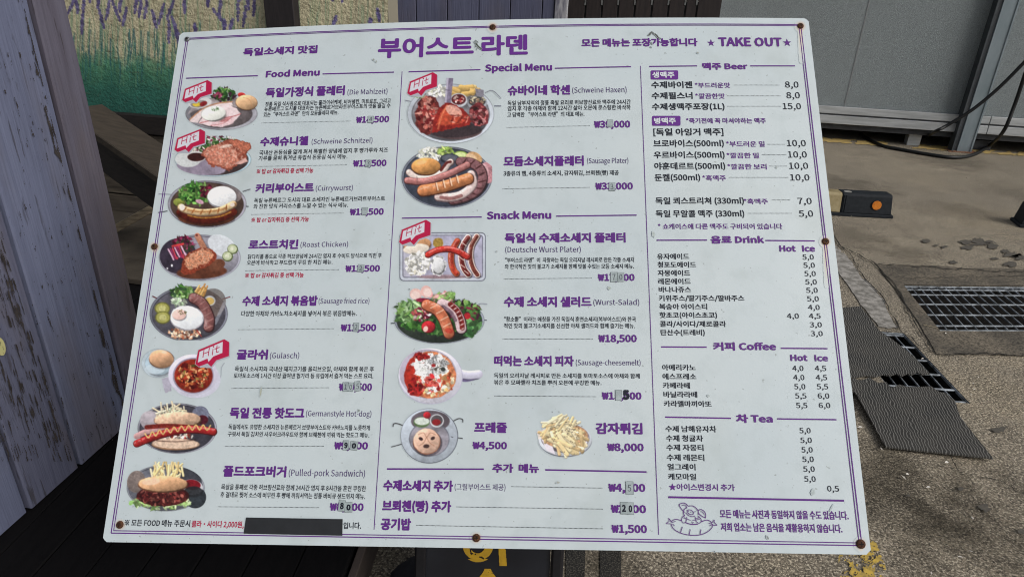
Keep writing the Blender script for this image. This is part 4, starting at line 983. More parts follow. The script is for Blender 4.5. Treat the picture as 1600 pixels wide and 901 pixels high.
# right column -----------------------------------------------------
T('Z3', '맥주 Beer', 578, 890, 402, 46, PURP, .017); rule('Z3', (200, 380), (537, 376)); rule('Z3', (911, 376), (1226, 376))
def badge(view, x0, y0, x1, y1, s, tx0, tx1, ty):
    k = VW[view][2]; pts = []
    for cx_, cy_, a0 in ((x1 - 9, y0 + 9, -90), (x1 - 9, y1 - 9, 0), (x0 + 9, y1 - 9, 90), (x0 + 9, y0 + 9, 180)):
        for q in range(5):
            a = math.radians(a0 + q * 22.5); pts.append(P2(view, cx_ + 9 * math.cos(a), cy_ + 9 * math.sin(a)))
    V = [bp(*binv(*p), .0006) for p in pts]; o = meshobj('badge', V, [list(range(len(V)))], PURPT, board)
    if o.data.polygons[0].normal.dot(Vector(BN)) < 0: o.data.flip_normals()
    T(view, s, tx0, tx1, ty, 40, WINK, .014, lift=.0010, parent=o)
badge('Z3', 210, 408, 404, 472, '생맥주', 224, 376, 460); badge('Z3', 220, 727, 420, 797, '병맥주', 236, 386, 783)
def num(view, s, x0, x1, yb, h): T(view, s, x0, x1, yb, h, DARK, .004, 'l')
for s, x0, x1, b, t, tx0, tx1, d0, d1, dy, n, n0, n1, nb in (
    ('수제바이젠', 218, 503, 533, '*부드러운맛', 524, 770, 798, 1113, 511, '8,0', 1158, 1253, 528),
    ('수제필스너', 220, 505, 609, '*깔끔한맛', 527, 732, 752, 1120, 587, '8,0', 1168, 1262, 603),
    ('수제생맥주포장(1L)', 222, 730, 686, None, 0, 0, 752, 1127, 660, '15,0', 1142, 1270, 680)):
    T('Z3', s, x0, x1, b, 47, DARK, .012)
    if t: T('Z3', t, tx0, tx1, b - 2, 37, PURP, .008)
    dots('Z3', d0, dy, d1, dy); num('Z3', n, n0, n1, nb, 42)
T('Z3', '*죽기전에 꼭 마셔야하는 맥주', 462, 1022, 781, 38, PURP, .010); T('Z3', '[독일 아잉거 맥주]', 232, 722, 866, 50, DARK, .012)
for s, x0, x1, b, t, tx0, tx1, d0, d1, dy, n, n0, n1, nb in (
    ('브로바이스(500ml)', 108, 655, 149, '*부드러운 밀', 676, 975, 995, 1130, 129, '10,0', 1150, 1297, 143),
    ('우르바이스(500ml)', 110, 661, 239, '*깔끔한 밀', 680, 930, 955, 1140, 211, '10,0', 1158, 1305, 232),
    ('야훈데르트(500ml)', 114, 666, 326, '*깔끔한 보리', 686, 990, 1010, 1145, 299, '10,0', 1167, 1315, 320),
    ('둔켈(500ml)', 118, 470, 415, '*흑맥주', 490, 672, 697, 1155, 387, '10,0', 1175, 1325, 411),
    ('독일 쾨스트리쳐 (330ml)', 124, 812, 597, '*흑맥주', 814, 1000, 1033, 1170, 563, '7,0', 1233, 1343, 595),
    ('독일 무알콜 맥주 (330ml)', 126, 815, 697, None, 0, 0, 845, 1182, 667, '5,0', 1244, 1354, 693)):
    T('Z6', s, x0, x1, b, 54, DARK, .010)
    if t: T('Z6', t, tx0, tx1, b - 1, 43, PURP, .008)
    dots('Z6', d0, dy, d1, dy); num('Z6', n, n0, n1, nb, 48)
T('Z6', '* 쇼케이스에 다른 맥주도 구비되어 있습니다', 143, 1112, 792, 44, PURP, .008)
T('Y1', '음료 Drink', 540, 937, 50, 56, PURP, .017); rule('Y1', (125, 26), (508, 25)); rule('Y1', (950, 28), (1322, 31))
T('Y1', 'Hot', 1060, 1178, 110, 42, PURP, BD, 'l'); T('Y1', 'Ice', 1233, 1323, 110, 42, PURP, BD, 'l')
for s, x0, x1, b, n, n0, n1, nb in (('유자에이드', 132, 373, 171, '5,0', 1232, 1317, 172), ('청포도에이드', 135, 425, 233, '5,0', 1239, 1325, 234), ('자몽에이드', 137, 380, 296, '5,0', 1246, 1332, 297),
    ('레몬에이드', 140, 383, 359, '5,0', 1253, 1340, 360), ('바나나쥬스', 144, 386, 421, '5,0', 1260, 1347, 423), ('키위주스/딸기주스/딸바주스', 146, 790, 486, '5,0', 1267, 1355, 487),
    ('복숭아 아이스티', 148, 509, 550, '4,0', 1274, 1362, 552), ('핫초코(아이스초코)', 150, 583, 614, '4,5', 1281, 1369, 617), ('콜라/사이다/제로콜라', 153, 652, 680, '3,0', 1287, 1378, 683), ('탄산수(트레비)', 158, 490, 745, '3,0', 1295, 1385, 750)):
    T('Y1', s, x0, x1, b, 44, DARK, MD); num('Y1', n, n0, n1, nb, 38)
num('Y1', '4,0', 1114, 1204, 617, 38)
rule('Y1', (160, 832), (505, 834)); rule('Y1', (1066, 842), (1419, 845)); T('Y1', '커피 Coffee', 560, 1028, 858, 60, PURP, .017)
T('Y4', 'Hot', 1110, 1230, 203, 42, PURP, BD, 'l'); T('Y4', 'Ice', 1288, 1381, 205, 42, PURP, BD, 'l')
for s, x0, x1, b, n, n0, n1, m, m0, m1, nb in (('아메리카노', 165, 410, 275, '4,0', 1122, 1203, '4,5', 1288, 1370, 278), ('에스프레소', 168, 414, 341, '4,0', 1129, 1210, '4,5', 1295, 1377, 345),
    ('카페라떼', 171, 367, 407, '5,0', 1136, 1217, '5,5', 1302, 1385, 412), ('바닐라라떼', 175, 421, 473, '5,5', 1143, 1225, '6,0', 1310, 1393, 480), ('카라멜마끼아또', 178, 526, 541, '5,5', 1150, 1232, '6,0', 1317, 1400, 550)):
    T('Y4', s, x0, x1, b, 44, DARK, MD); num('Y4', n, n0, n1, nb, 38); num('Y4', m, m0, m1, nb, 38)
rule('Y4', (185, 617), (668, 626)); rule('Y4', (1009, 630), (1444, 636)); T('Y4', '차 Tea', 712, 974, 658, 60, PURP, .017)
for v_, s, x0, x1, b, n, n0, n1, nb in (('Y4', '수제 남해유자차', 190, 562, 726, '5,0', 1174, 1256, 735), ('Y4', '수제 청귤차', 194, 464, 795, '5,0', 1181, 1264, 806), ('Y4', '수제 자몽티', 197, 467, 863, '5,0', 1189, 1271, 876),
    ('Y7', '수제 레몬티', 170, 402, 156, '5,0', 1016, 1087, 164), ('Y7', '얼그레이', 174, 347, 215, '5,0', 1022, 1093, 225), ('Y7', '케모마일', 178, 351, 276, '5,0', 1028, 1099, 287)):
    T(v_, s, x0, x1, b, 46 if v_ == 'Y4' else 40, DARK, MD); num(v_, n, n0, n1, nb, 39 if v_ == 'Y4' else 34)
T('Y7', '★아이스변경시 추가', 182, 592, 341, 42, PURP, .008); num('Y7', '0,5', 1172, 1245, 348, 35)
rule('Y7', (177, 384), (1275, 406), 2.7)
T('Y7', '모든 메뉴는 사진과 동일하지 않을 수도 있습니다.', 502, 1304, 514, 52, PURP, .012); T('Y7', '저희 업소는 남은 음식을 재활용하지 않습니다.', 508, 1265, 596, 52, PURP, .012)
bpy.data.objects.remove(fo)

# --- pig-on-a-sausage line emblem
P = Paint(225, 150, 1140, 755, .42, VW['PG']); S = lambda p, w_=17: P.stroke(p, w_, (88, 40, 118)); P.e = 5
S([(555, 330), (500, 270), (465, 200), (530, 170), (580, 185), (620, 225)]); S([(520, 215), (560, 205), (590, 235)], 13); S([(800, 300), (850, 285), (905, 320), (930, 380), (925, 430)]); S([(925, 430), (860, 400), (810, 355)]); S([(850, 320), (890, 345), (900, 365)], 12)
S([(625, 225), (700, 222), (765, 265), (800, 320), (800, 370)]); S([(600, 240), (550, 290), (540, 350), (560, 395)])
for r_, w_ in ((1, 15),):
    S([(605, 300), (650, 290), (705, 320), (715, 360), (670, 375), (620, 345), (605, 300)], w_); S([(585, 345), (620, 385), (690, 410), (740, 398)], 14)
P.ell(630, 315, 8, 11, (88, 40, 118)); P.ell(672, 335, 7, 9, (88, 40, 118)); P.ell(745, 322, 9, 9, (88, 40, 118)); P.ell(597, 262, 7, 7, (88, 40, 118))
S([(545, 390), (515, 430), (505, 480), (540, 520), (580, 500), (600, 430)], 15); S([(545, 400), (560, 440), (600, 425)], 13); S([(750, 425), (760, 490), (810, 525), (850, 500), (845, 450), (800, 400)], 15); S([(750, 430), (790, 445), (810, 410)], 13)
S([(610, 455), (660, 472)], 13); S([(700, 472), (750, 470), (820, 455)], 13); S([(580, 515), (650, 540), (715, 548), (790, 540)], 20); S([(690, 500), (700, 530), (715, 505)], 10)
S([(320, 500), (370, 465), (430, 460), (500, 480)]); S([(855, 500), (930, 472), (990, 480), (1040, 520)]); S([(320, 540), (360, 620), (470, 690), (600, 728), (740, 738), (860, 722), (970, 670), (1040, 600), (1055, 545)])
S([(330, 505), (280, 440), (285, 490), (240, 530), (320, 535)], 15); S([(1035, 525), (1078, 470), (1080, 510), (1125, 560), (1050, 560)], 15); S([(340, 510), (395, 495)], 14); S([(350, 540), (378, 568)], 14); S([(985, 525), (1040, 540)], 14); S([(1000, 570), (1045, 548)], 14)
S([(518, 595), (488, 680)], 17); S([(657, 640), (640, 720)], 17); S([(845, 640), (830, 715)], 17)
o = P.build('pig_emblem', bmap(.0006), print_mat, board, thr=.3, k=KP); o['label'] = 'purple line drawing of a pig riding a sausage'

# --- Hit badges (shape given once in the frame of the first one)
def hit(view, x, y, sx, sy):
    P = Paint(x - 8, y - 8, x + sx + 10, y + sy + 10, .5, VW[view]); P.e = .6 * P.k
    m = lambda pts: [(x + (a - 220) / 185 * sx, y + (b - 423) / 140 * sy) for a, b in pts]
    P.poly([(a + 5, b + 6) for a, b in m([(237, 478), (378, 423), (405, 438), (404, 508), (335, 530), (307, 563), (240, 560)])], (150, 140, 160), al=.5)
    P.poly(m([(237, 478), (378, 423), (405, 438), (404, 508), (335, 530), (307, 563), (287, 545), (240, 562), (220, 548)]), (183, 28, 72), amp=.05)
    P.poly(m([(244, 486), (370, 436), (368, 492), (318, 511), (292, 538), (287, 521), (234, 541)]), (214, 216, 224))
    k = sx / 185
    for st in ([(268, 478), (262, 514)], [(297, 468), (291, 506)], [(265, 497), (294, 487)], [(317, 474), (313, 502)], [(339, 456), (336, 488), (347, 486)], [(327, 473), (351, 464)]):
        P.stroke(m(st), 4.0 * k, (176, 24, 66))
    P.ell(*m([(320, 461)])[0], 4 * k, 4 * k, (176, 24, 66))
    P.build('hit_badge', bmap(.0010), print_mat, board, thr=.25, k=KP)

G1, G2, G3, RD = (66, 112, 48), (44, 84, 38), (112, 150, 78), (120, 34, 60)
STL, STD = (150, 152, 162), (88, 86, 94)
def pic(lab, P, step=None):
    g_ = (fbm(P.PX, P.PY, 2.3, 51) - .5) * .34 + (fbm(P.PX, P.PY, 8, 57) - .5) * .30
    g_ = g_ * np.clip(1.25 - P.rgb.mean(-1) / 210, .12, 1)
    P.rgb[...] = (P.rgb * (1 + g_[..., None])).clip(8, 245); m_ = P.rgb.mean(-1, keepdims=True)
    P.rgb[...] = m_ + (P.rgb - m_) * .84; P.rgb[...] = 112 + (P.rgb - 112) * 1.14
    # steel sheen on greyish parts, then a slight optical softness
    gr = np.clip(1 - (P.rgb.max(-1) - P.rgb.min(-1)) / 26, 0, 1) * np.clip((P.rgb.mean(-1) - 50) / 60, 0, 1) * np.clip((215 - P.rgb.mean(-1)) / 40, 0, 1)
    cx_, cy_ = P.X.mean(), P.Y.mean(); ang = np.arctan2(P.Y - cy_, (P.X - cx_) * .7); P.rgb[...] *= (1 + gr * (.20 * np.cos(ang * 2 - 1.1) + .10 * np.cos(ang * 5 + .6)))[..., None]
    w_ = P.a[..., None] + 1e-4; q_ = P.rgb * w_; ws = w_.copy(); qs = q_.copy()
    for dy, dx in ((0, 1), (0, -1), (1, 0), (-1, 0)):
        qs += .32 * np.roll(q_, (dy, dx), (0, 1)); ws += .32 * np.roll(w_, (dy, dx), (0, 1))
    P.rgb[...] = (qs / ws).clip(4, 248)
    o = P.build('food_picture', bmap(.0005), print_mat, board, thr=.04, k=KP * 1.02); o['label'] = lab
def para(view, x0, y0, x1, y1, st=.8):
    P = Paint(x0, y0, x1, y1, st, VW[view]); return P

# 1 platter with ham, egg sauce and roll
P = para('Z1', 225, 455, 705, 745); P.plate(465, 632, 225, 102, (140, 140, 148), (98, 90, 92))
P.poly([(250, 640), (300, 560), (420, 530), (560, 530), (600, 600), (480, 580), (330, 600)], (150, 140, 142), .2, 20, 6)
P.ell(330, 563, 72, 36, (205, 205, 205), -.1, .06); P.ell(325, 570, 54, 24, (130, 125, 125), -.1); P.ell(310, 574, 26, 14, (222, 190, 60), 0, .1); P.ell(352, 570, 24, 14, (150, 40, 45), -.4, .2)
P.leaves(480, 512, 78, 40, [G1, G2, G2, G3, (70, 40, 60)], 90, 15, 8, 1); P.leaves(440, 515, 28, 18, [RD, (150, 60, 90)], 12, 12, 6, 2)
P.ell(592, 517, 26, 17, (196, 50, 48), .2, .1, sh=.3)
P.ell(622, 563, 69, 48, (150, 104, 66), .05); P.ell(622, 561, 67, 46, (216, 172, 128), .05, .12, 30, sh=.35); P.stroke([(600, 530), (640, 545), (655, 590)], 5, (196, 142, 98), al=.6)
P.poly([(262, 682), (300, 635), (350, 598), (440, 572), (530, 560), (536, 582), (440, 600), (350, 640), (318, 690)], (222, 204, 204), .10, 12, 3); P.stroke([(268, 668), (350, 600), (440, 568), (532, 558)], 7, (190, 132, 96), .2)
P.poly([(320, 692), (345, 650), (420, 600), (500, 572), (560, 600), (586, 634), (560, 665), (520, 700), (460, 716), (390, 708)], (228, 206, 208), .10, 14, 4)
P.poly([(440, 640), (545, 650), (540, 690), (470, 714), (390, 708)], (222, 190, 194), .16, 9, 4); P.stroke([(330, 690), (420, 670), (540, 648), (585, 632)], 5, (176, 70, 74), .3, al=.8); P.stroke([(400, 706), (480, 690), (530, 652)], 4, (182, 90, 90), .3, al=.7)
P.ell(487, 672, 34, 9, (176, 84, 84), -.3, .3, al=.6)
P.ell(415, 634, 77, 46, (190, 196, 186), 0, 0); P.ell(415, 630, 76, 44, (228, 230, 222), -.15, .05, 30, sh=.12); P.leaves(427, 602, 24, 11, [(120, 150, 110), (90, 124, 84)], 16, 5, 3, 4)
pic('platter of sliced ham with white sauce, salad and a bread roll', P)
# 2 schnitzel
P = para('Z4', 150, 45, 650, 305); P.plate(402, 193, 233, 103, (168, 196, 208), (78, 64, 64), ring=.93)
P.ell(330, 240, 150, 48, (150, 138, 158), .1, .1, 40); P.ell(250, 190, 80, 50, (200, 204, 204), 0, .05)
P.leaves(430, 75, 120, 22, [(200, 180, 190), (130, 50, 80), G1, (220, 220, 215)], 70, 15, 6, 5); P.leaves(380, 118, 90, 36, [G1, G2, G2, (90, 130, 70)], 90, 16, 7, 6); P.leaves(300, 128, 60, 18, [(200, 190, 180), (120, 60, 80)], 20, 12, 6, 7)
P.ell(300, 176, 62, 33, (205, 205, 205)); P.ell(300, 178, 54, 26, (72, 36, 34), 0, .2)
P.poly([(325, 160), (360, 120), (430, 100), (480, 72), (560, 72), (632, 92), (636, 128), (600, 160), (612, 185), (560, 222), (500, 262), (440, 240), (420, 232), (405, 245), (370, 215), (350, 180)], (150, 78, 60), .2, 10, 8)
P.poly([(332, 156), (366, 122), (435, 104), (490, 96), (545, 140), (560, 200), (495, 250), (440, 230), (380, 212), (358, 180)], (196, 120, 98), .30, 9, 8); P.poly([(490, 80), (560, 76), (628, 96), (628, 124), (590, 156), (560, 130)], (184, 106, 82), .32, 9, 6)
P.put((fbm(P.X, P.Y, 9, 8) > .60) * (P.ellm(470, 160, 120, 70, .2)[0] > 1) * .55, np.array((228, 190, 170.))); P.ell(480, 112, 40, 9, (225, 205, 190), -.2, .2, al=.7)
P.poly([(530, 220), (600, 182), (615, 205), (570, 222)], (205, 160, 150), .15)
pic('breaded schnitzel with salad and a cup of brown sauce', P)
# 3 currywurst
P = para('Z4', 62, 305, 640, 615)
P.stroke([(72, 402), (150, 406)], 5, (120, 125, 140)); P.stroke([(70, 516), (122, 507)], 6, (30, 34, 44)); P.stroke([(585, 388), (628, 374)], 6, (70, 72, 80)); P.stroke([(596, 478), (616, 479)], 7, (50, 52, 60))
P.plate(366, 465, 240, 144, (150, 148, 160), (84, 66, 58), ring=.93); P.ell(500, 400, 80, 50, (140, 128, 128), .3, .1, al=.8); P.ell(360, 545, 170, 50, (104, 58, 38), 0, .15, 30, sh=.2)
P.ell(196, 455, 36, 25, (128, 138, 60), .2, .15, sh=.3)
P.leaves(295, 400, 95, 62, [G3, G1, (96, 168, 70), (130, 190, 90), G2], 150, 20, 8, 8); P.leaves(360, 385, 40, 40, [RD, (90, 30, 50)], 30, 13, 7, 9); P.ell(322, 450, 26, 13, (196, 150, 170), .3, .3)
P.ell(456, 424, 90, 66, (170, 170, 178)); P.ell(456, 418, 88, 62, (232, 234, 236), 0, .07, 7, sh=.16)
P.stroke([(200, 516), (300, 560), (430, 555), (528, 512)], 44, (92, 34, 22), .25, 10, sh=.2); P.stroke([(206, 484), (240, 502), (330, 518), (440, 508), (528, 466)], 44, (150, 120, 92)); 
P.stroke([(208, 482), (240, 499), (330, 514), (440, 503), (526, 464)], 38, (220, 188, 140), .15, 8, sh=.28, marks=(52, 10, (150, 92, 48), .6)); P.stroke([(250, 500), (330, 512), (440, 502), (480, 488)], 13, (166, 104, 52), .3, 6, al=.6)
P.stroke([(250, 532), (330, 548), (440, 540), (510, 512)], 9, (196, 150, 60), .3, al=.7); P.ell(214, 484, 17, 20, (232, 222, 212)); P.ell(520, 468, 15, 12, (226, 210, 196))
pic('curry sausage with rice dome and green salad in a steel pan', P)
# 4 roast chicken
P = para('Z7', 175, 50, 680, 345); P.plate(428, 201, 243, 138, (168, 168, 184), (140, 138, 150), ring=.95)
P.ell(300, 190, 110, 105, (60, 52, 66), 0, .15, 40); P.ell(560, 130, 90, 60, (212, 218, 224), .5, .06, al=.9); P.ell(440, 285, 150, 40, (104, 60, 42), -.05, .15, 40); P.ell(530, 245, 50, 34, (120, 74, 54), -.4, .1)
P.leaves(330, 120, 62, 42, [RD, (90, 30, 60), (150, 50, 90), (70, 90, 60)], 80, 15, 7, 10)
for i in range(7): P.stroke([(240 + i * 13, 150 - i * 3), (262 + i * 14, 190 + (i % 3) * 7), (272 + i * 12, 212 - i * 6)], 9, [(216, 170, 196), (150, 40, 90), (196, 60, 80)][i % 3], .15)
P.stroke([(266, 132), (330, 118)], 12, (206, 60, 62), .15)
P.stroke([(414, 70), (430, 100), (452, 140), (470, 170)], 34, (176, 118, 92), .2, sh=.3); P.ell(414, 74, 17, 13, (190, 130, 108), .4, .15); P.ell(410, 66, 8, 6, (120, 50, 44))
P.poly([(322, 250), (330, 205), (370, 165), (430, 140), (490, 145), (525, 175), (528, 205), (490, 245), (430, 270), (375, 300), (335, 304), (318, 285)], (150, 66, 44), .3, 9, 6)
P.poly([(335, 240), (345, 205), (385, 172), (440, 150), (490, 158), (512, 186), (480, 228), (420, 250), (370, 275)], (204, 134, 100), .45, 7, 6); P.put((fbm(P.X, P.Y, 7, 31) > .58) * (P.ellm(420, 205, 95, 58, -.4)[0] > 1) * .6, np.array((214, 176, 150.)))
for cx_, cy_ in ((624, 150), (594, 193)): P.ell(cx_, cy_, 32, 30, (84, 98, 52)); P.ell(cx_ - 2, cy_ - 2, 27, 25, (190, 200, 160), 0, .12, 9); P.ell(cx_ - 3, cy_ - 3, 14, 12, (212, 216, 190), 0, .1, 5)
P.ell(262, 247, 6, 8, (230, 230, 235)); P.ell(235, 264, 5, 6, (220, 220, 225))
pic('roast chicken leg with red cabbage and pickles', P)
# 5 sausage fried rice
P = para('Z7', 120, 350, 618, 692); P.clip = (P.Y < 690).astype(float)
P.stroke([(148, 430), (186, 448)], 8, (110, 40, 50)); P.stroke([(565, 447), (607, 433)], 7, (120, 44, 54))
P.plate(362, 534, 233, 164, (120, 122, 136), (84, 82, 92), ring=.94); P.ell(500, 470, 80, 90, (110, 96, 90), .6, .15, al=.8); P.stroke([(520, 590), (575, 470)], 20, (160, 166, 178), al=.5)
P.sticks(440, 405, 40, 24, [(222, 180, 110), (205, 150, 80)], 12, 60, 11, 3, 1.6, 2.4)
P.leaves(325, 408, 62, 42, [(150, 180, 120), G1, G3, (60, 90, 60)], 90, 17, 9, 11); P.leaves(300, 465, 45, 22, [(170, 196, 160), (200, 214, 190)], 26, 16, 9, 12)
for cx_, cy_ in ((205, 502), (208, 556)): P.ell(cx_, cy_, 46, 38, (112, 112, 52)); P.ell(cx_, cy_ - 1, 39, 31, (166, 164, 86), 0, .1, 6); P.ell(cx_, cy_ - 1, 22, 18, (190, 188, 120), 0, .15, 5)
P.ell(487, 456, 35, 30, (190, 192, 198)); P.ell(487, 458, 27, 22, (204, 170, 92), 0, .15)
P.leaves(335, 645, 92, 38, [(222, 186, 158), (196, 142, 108), (232, 206, 184), (176, 90, 60)], 170, 8, 6, 13); P.stroke([(410, 630), (438, 668)], 6, (176, 60, 50))
P.stroke([(392, 442), (440, 470), (470, 520), (486, 570), (482, 612)], 66, (74, 40, 44)); P.stroke([(392, 440), (438, 468), (468, 520), (484, 570), (480, 610)], 58, (136, 86, 84), .18, 12, sh=.3, marks=(38, 5, (176, 130, 124), .8), hl=.3)
P.ell(352, 560, 100, 74, (176, 172, 180)); P.ell(350, 556, 97, 70, (232, 236, 240), .1, .04, 30, sh=.1, wob=.10); P.ell(305, 538, 42, 32, (236, 196, 186), 0, .05, sh=.1); P.leaves(325, 524, 26, 15, [(120, 110, 70), (90, 90, 60)], 26, 4, 2.5, 14)
pic('fried rice topped with a fried egg beside a curved sausage, bowl cut straight at the bottom', P)
# 6 goulash
P = para('Y2', 112, 160, 640, 470); P.plate(222, 256, 103, 87, (190, 206, 216), (168, 190, 204), ring=.8); P.ell(200, 290, 60, 30, (196, 212, 222), 0, 0, al=.8)
P.ell(238, 232, 74, 54, (140, 96, 70)); P.ell(238, 230, 73, 53, (206, 158, 120), .15, .10, 26, sh=.38); P.ell(255, 190, 16, 8, (238, 214, 190), .1, al=.7)
P.stroke([(612, 255), (595, 285), (590, 340), (560, 410), (500, 445)], 3, (120, 124, 140))
P.poly([(238, 348), (290, 335), (300, 420), (262, 434), (250, 400)], (176, 172, 190), .05, 20, 4)
P.ell(440, 350, 150, 112, (196, 196, 212), .05, .03); P.ell(425, 325, 146, 122, (206, 202, 220), 0, .03, 30, sh=.12); P.ell(428, 330, 122, 106, (150, 140, 160)); P.ell(429, 331, 114, 99, (146, 44, 28), 0, .22, 16, sh=.12)
P.leaves(425, 328, 92, 80, [(196, 110, 60), (214, 150, 100), (110, 24, 20), (176, 60, 34), (120, 110, 50), (90, 20, 16)], 130, 12, 8, 15); P.leaves(425, 350, 85, 60, [(232, 180, 120), (222, 90, 50)], 22, 6, 5, 16)
pic('bowl of red goulash soup with a bread roll on a small plate', P)
# 7 hot dog
P = para('Y2', 62, 480, 580, 800); P.plate(332, 643, 236, 150, (150, 150, 164), (70, 68, 78), ring=.95); P.ell(180, 600, 70, 60, (158, 150, 156), .4, .1, 40, al=.9); P.ell(470, 560, 50, 50, (120, 124, 146), 0, .1)
P.sticks(300, 548, 100, 42, [(236, 226, 196), (222, 206, 170), (206, 214, 180)], 40, 60, 10, 4, 0, 3.1); P.ell(482, 592, 34, 28, (84, 26, 40), 0, .2)
P.ell(335, 598, 140, 46, (120, 80, 56)); P.ell(335, 590, 138, 45, (214, 176, 146), -.03, .18, 14, sh=.3, wob=.05)
P.stroke([(90, 690), (150, 662), (250, 640)], 34, (196, 150, 150), .1, sh=.2)
P.stroke([(150, 636), (280, 628), (480, 640)], 26, (130, 44, 36), .3, 8); P.leaves(300, 690, 130, 26, [(230, 224, 214), (206, 196, 176), (120, 60, 50), (196, 60, 46)], 100, 11, 6, 17)
P.stroke([(92, 734), (160, 706), (250, 676), (360, 652), (470, 652), (548, 664)], 46, (112, 22, 26)); P.stroke([(92, 732), (160, 704), (250, 674), (360, 650), (470, 650), (546, 662)], 40, (178, 40, 40), .15, 10, sh=.3, hl=.35)
z = []
for i in range(19): t = i / 18; z.append((140 + t * 390, 690 - 52 * math.sin(t * 1.9) + (14 if i % 2 else -16)))
P.stroke(z, 8, (222, 186, 110), .1)
P.ell(322, 738, 142, 34, (150, 112, 84)); P.ell(322, 733, 140, 31, (218, 188, 164), .02, .2, 10, wob=.06); P.stroke([(210, 716), (320, 722), (440, 710)], 6, (70, 40, 34), al=.6)
pic('long hot dog in a bun with mustard zigzag and fries', P)
# 8 pulled pork
P = para('Y5', 160, 105, 605, 385); P.plate(380, 250, 212, 126, (150, 154, 166), (96, 98, 108), ring=.96); P.ell(220, 215, 50, 60, (120, 108, 104), .2, .15); P.ell(540, 300, 60, 60, (54, 60, 66), .3, .1); P.ell(500, 190, 80, 40, (70, 72, 80), .4, .1)
P.sticks(390, 165, 100, 42, [(240, 218, 160), (228, 200, 136), (246, 232, 190)], 42, 62, 12, 5, .9, 2.3)
P.ell(520, 245, 62, 42, (200, 200, 206), .1); P.ell(522, 232, 48, 28, (132, 24, 36), .1, .12); P.ell(530, 270, 52, 30, (44, 46, 50), 0, .1, al=.9)
P.leaves(350, 330, 160, 34, [(150, 184, 110), (120, 160, 90), (180, 200, 150)], 110, 16, 9, 18)
P.ell(365, 292, 142, 56, (66, 26, 26), 0, .2); P.leaves(360, 292, 132, 52, [(122, 52, 48), (96, 34, 34), (150, 84, 74), (70, 24, 26)], 190, 13, 7, 19)
P.ell(365, 232, 136, 44, (130, 84, 56)); P.ell(365, 226, 134, 42, (220, 168, 124), 0, .14, 16, sh=.35, wob=.04); P.ell(300, 215, 50, 18, (240, 206, 178), -.1, .08, al=.7)
pic('pulled pork sandwich with fries and ketchup', P)
# 9 pork knuckle
P = para('Z2', 190, 362, 745, 755); P.stroke([(648, 456), (690, 444), (736, 486)], 5, (130, 134, 146)); P.stroke([(700, 531), (736, 531)], 7, (100, 104, 120)); P.stroke([(196, 500), (240, 508)], 6, (110, 112, 124))
P.plate(452, 575, 247, 170, (186, 194, 204), (124, 122, 128), ring=.90); P.ell(480, 670, 150, 50, (92, 70, 72), 0, .15, 40, al=.9); P.ell(460, 640, 190, 70, (40, 38, 44), 0, .1, al=.5)
P.leaves(380, 445, 62, 34, [(228, 228, 214), (206, 206, 180), (236, 236, 226)], 70, 11, 7, 20); P.leaves(272, 470, 30, 20, [(150, 170, 130)], 14, 9, 5, 21)
P.sticks(525, 445, 62, 26, [(228, 196, 130), (216, 176, 100)], 18, 60, 24, 6, 2.6, 3.5); P.poly([(590, 430), (640, 440), (640, 480), (600, 478)], (150, 146, 160), .1)
P.ell(497, 498, 50, 40, (190, 194, 200)); P.ell(497, 494, 41, 30, (96, 40, 44)); P.leaves(497, 492, 30, 18, [(176, 50, 54), (210, 180, 170)], 20, 8, 6, 22)
P.ell(602, 512, 57, 38, (160, 164, 172)); P.ell(602, 506, 48, 28, (70, 70, 70)); P.leaves(602, 500, 42, 24, [(190, 180, 150), (140, 110, 90), (90, 80, 80)], 40, 8, 6, 23)
P.ell(322, 585, 72, 112, (110, 46, 44), .1, .3, 12, wob=.15); P.leaves(320, 580, 58, 95, [(176, 96, 84), (150, 60, 54), (206, 140, 126), (110, 34, 36)], 120, 16, 10, 24)
P.poly([(345, 684), (352, 620), (385, 545), (430, 505), (520, 545), (570, 600), (560, 640), (480, 655), (410, 672)], (150, 42, 36), .2, 14, 6); P.poly([(370, 640), (400, 560), (432, 520), (500, 560), (540, 600), (520, 630), (430, 640)], (196, 78, 52), .25, 16, 8)
P.stroke([(380, 660), (400, 590), (430, 530)], 10, (232, 130, 90), .2, al=.7); P.ell(470, 560, 50, 30, (236, 196, 180), .5, .15, 8, al=.7); P.leaves(500, 600, 55, 30, [(222, 130, 110), (180, 60, 50)], 22, 14, 5, 25)
P.ell(612, 580, 56, 66, (120, 50, 54), -.2, .3, 12, wob=.15); P.leaves(610, 580, 48, 56, [(170, 84, 84), (196, 130, 130), (110, 36, 44), (90, 50, 50)], 70, 13, 8, 26)
P.poly([(429, 372), (467, 372), (452, 514), (418, 512)], (126, 116, 140), .12, 10); P.poly([(429, 372), (440, 372), (428, 512), (418, 512)], (176, 170, 190), .05); P.stroke([(424, 440), (446, 442)], 3, (70, 60, 80))
pic('roast pork knuckle on a steel plate with a knife standing in it', P)
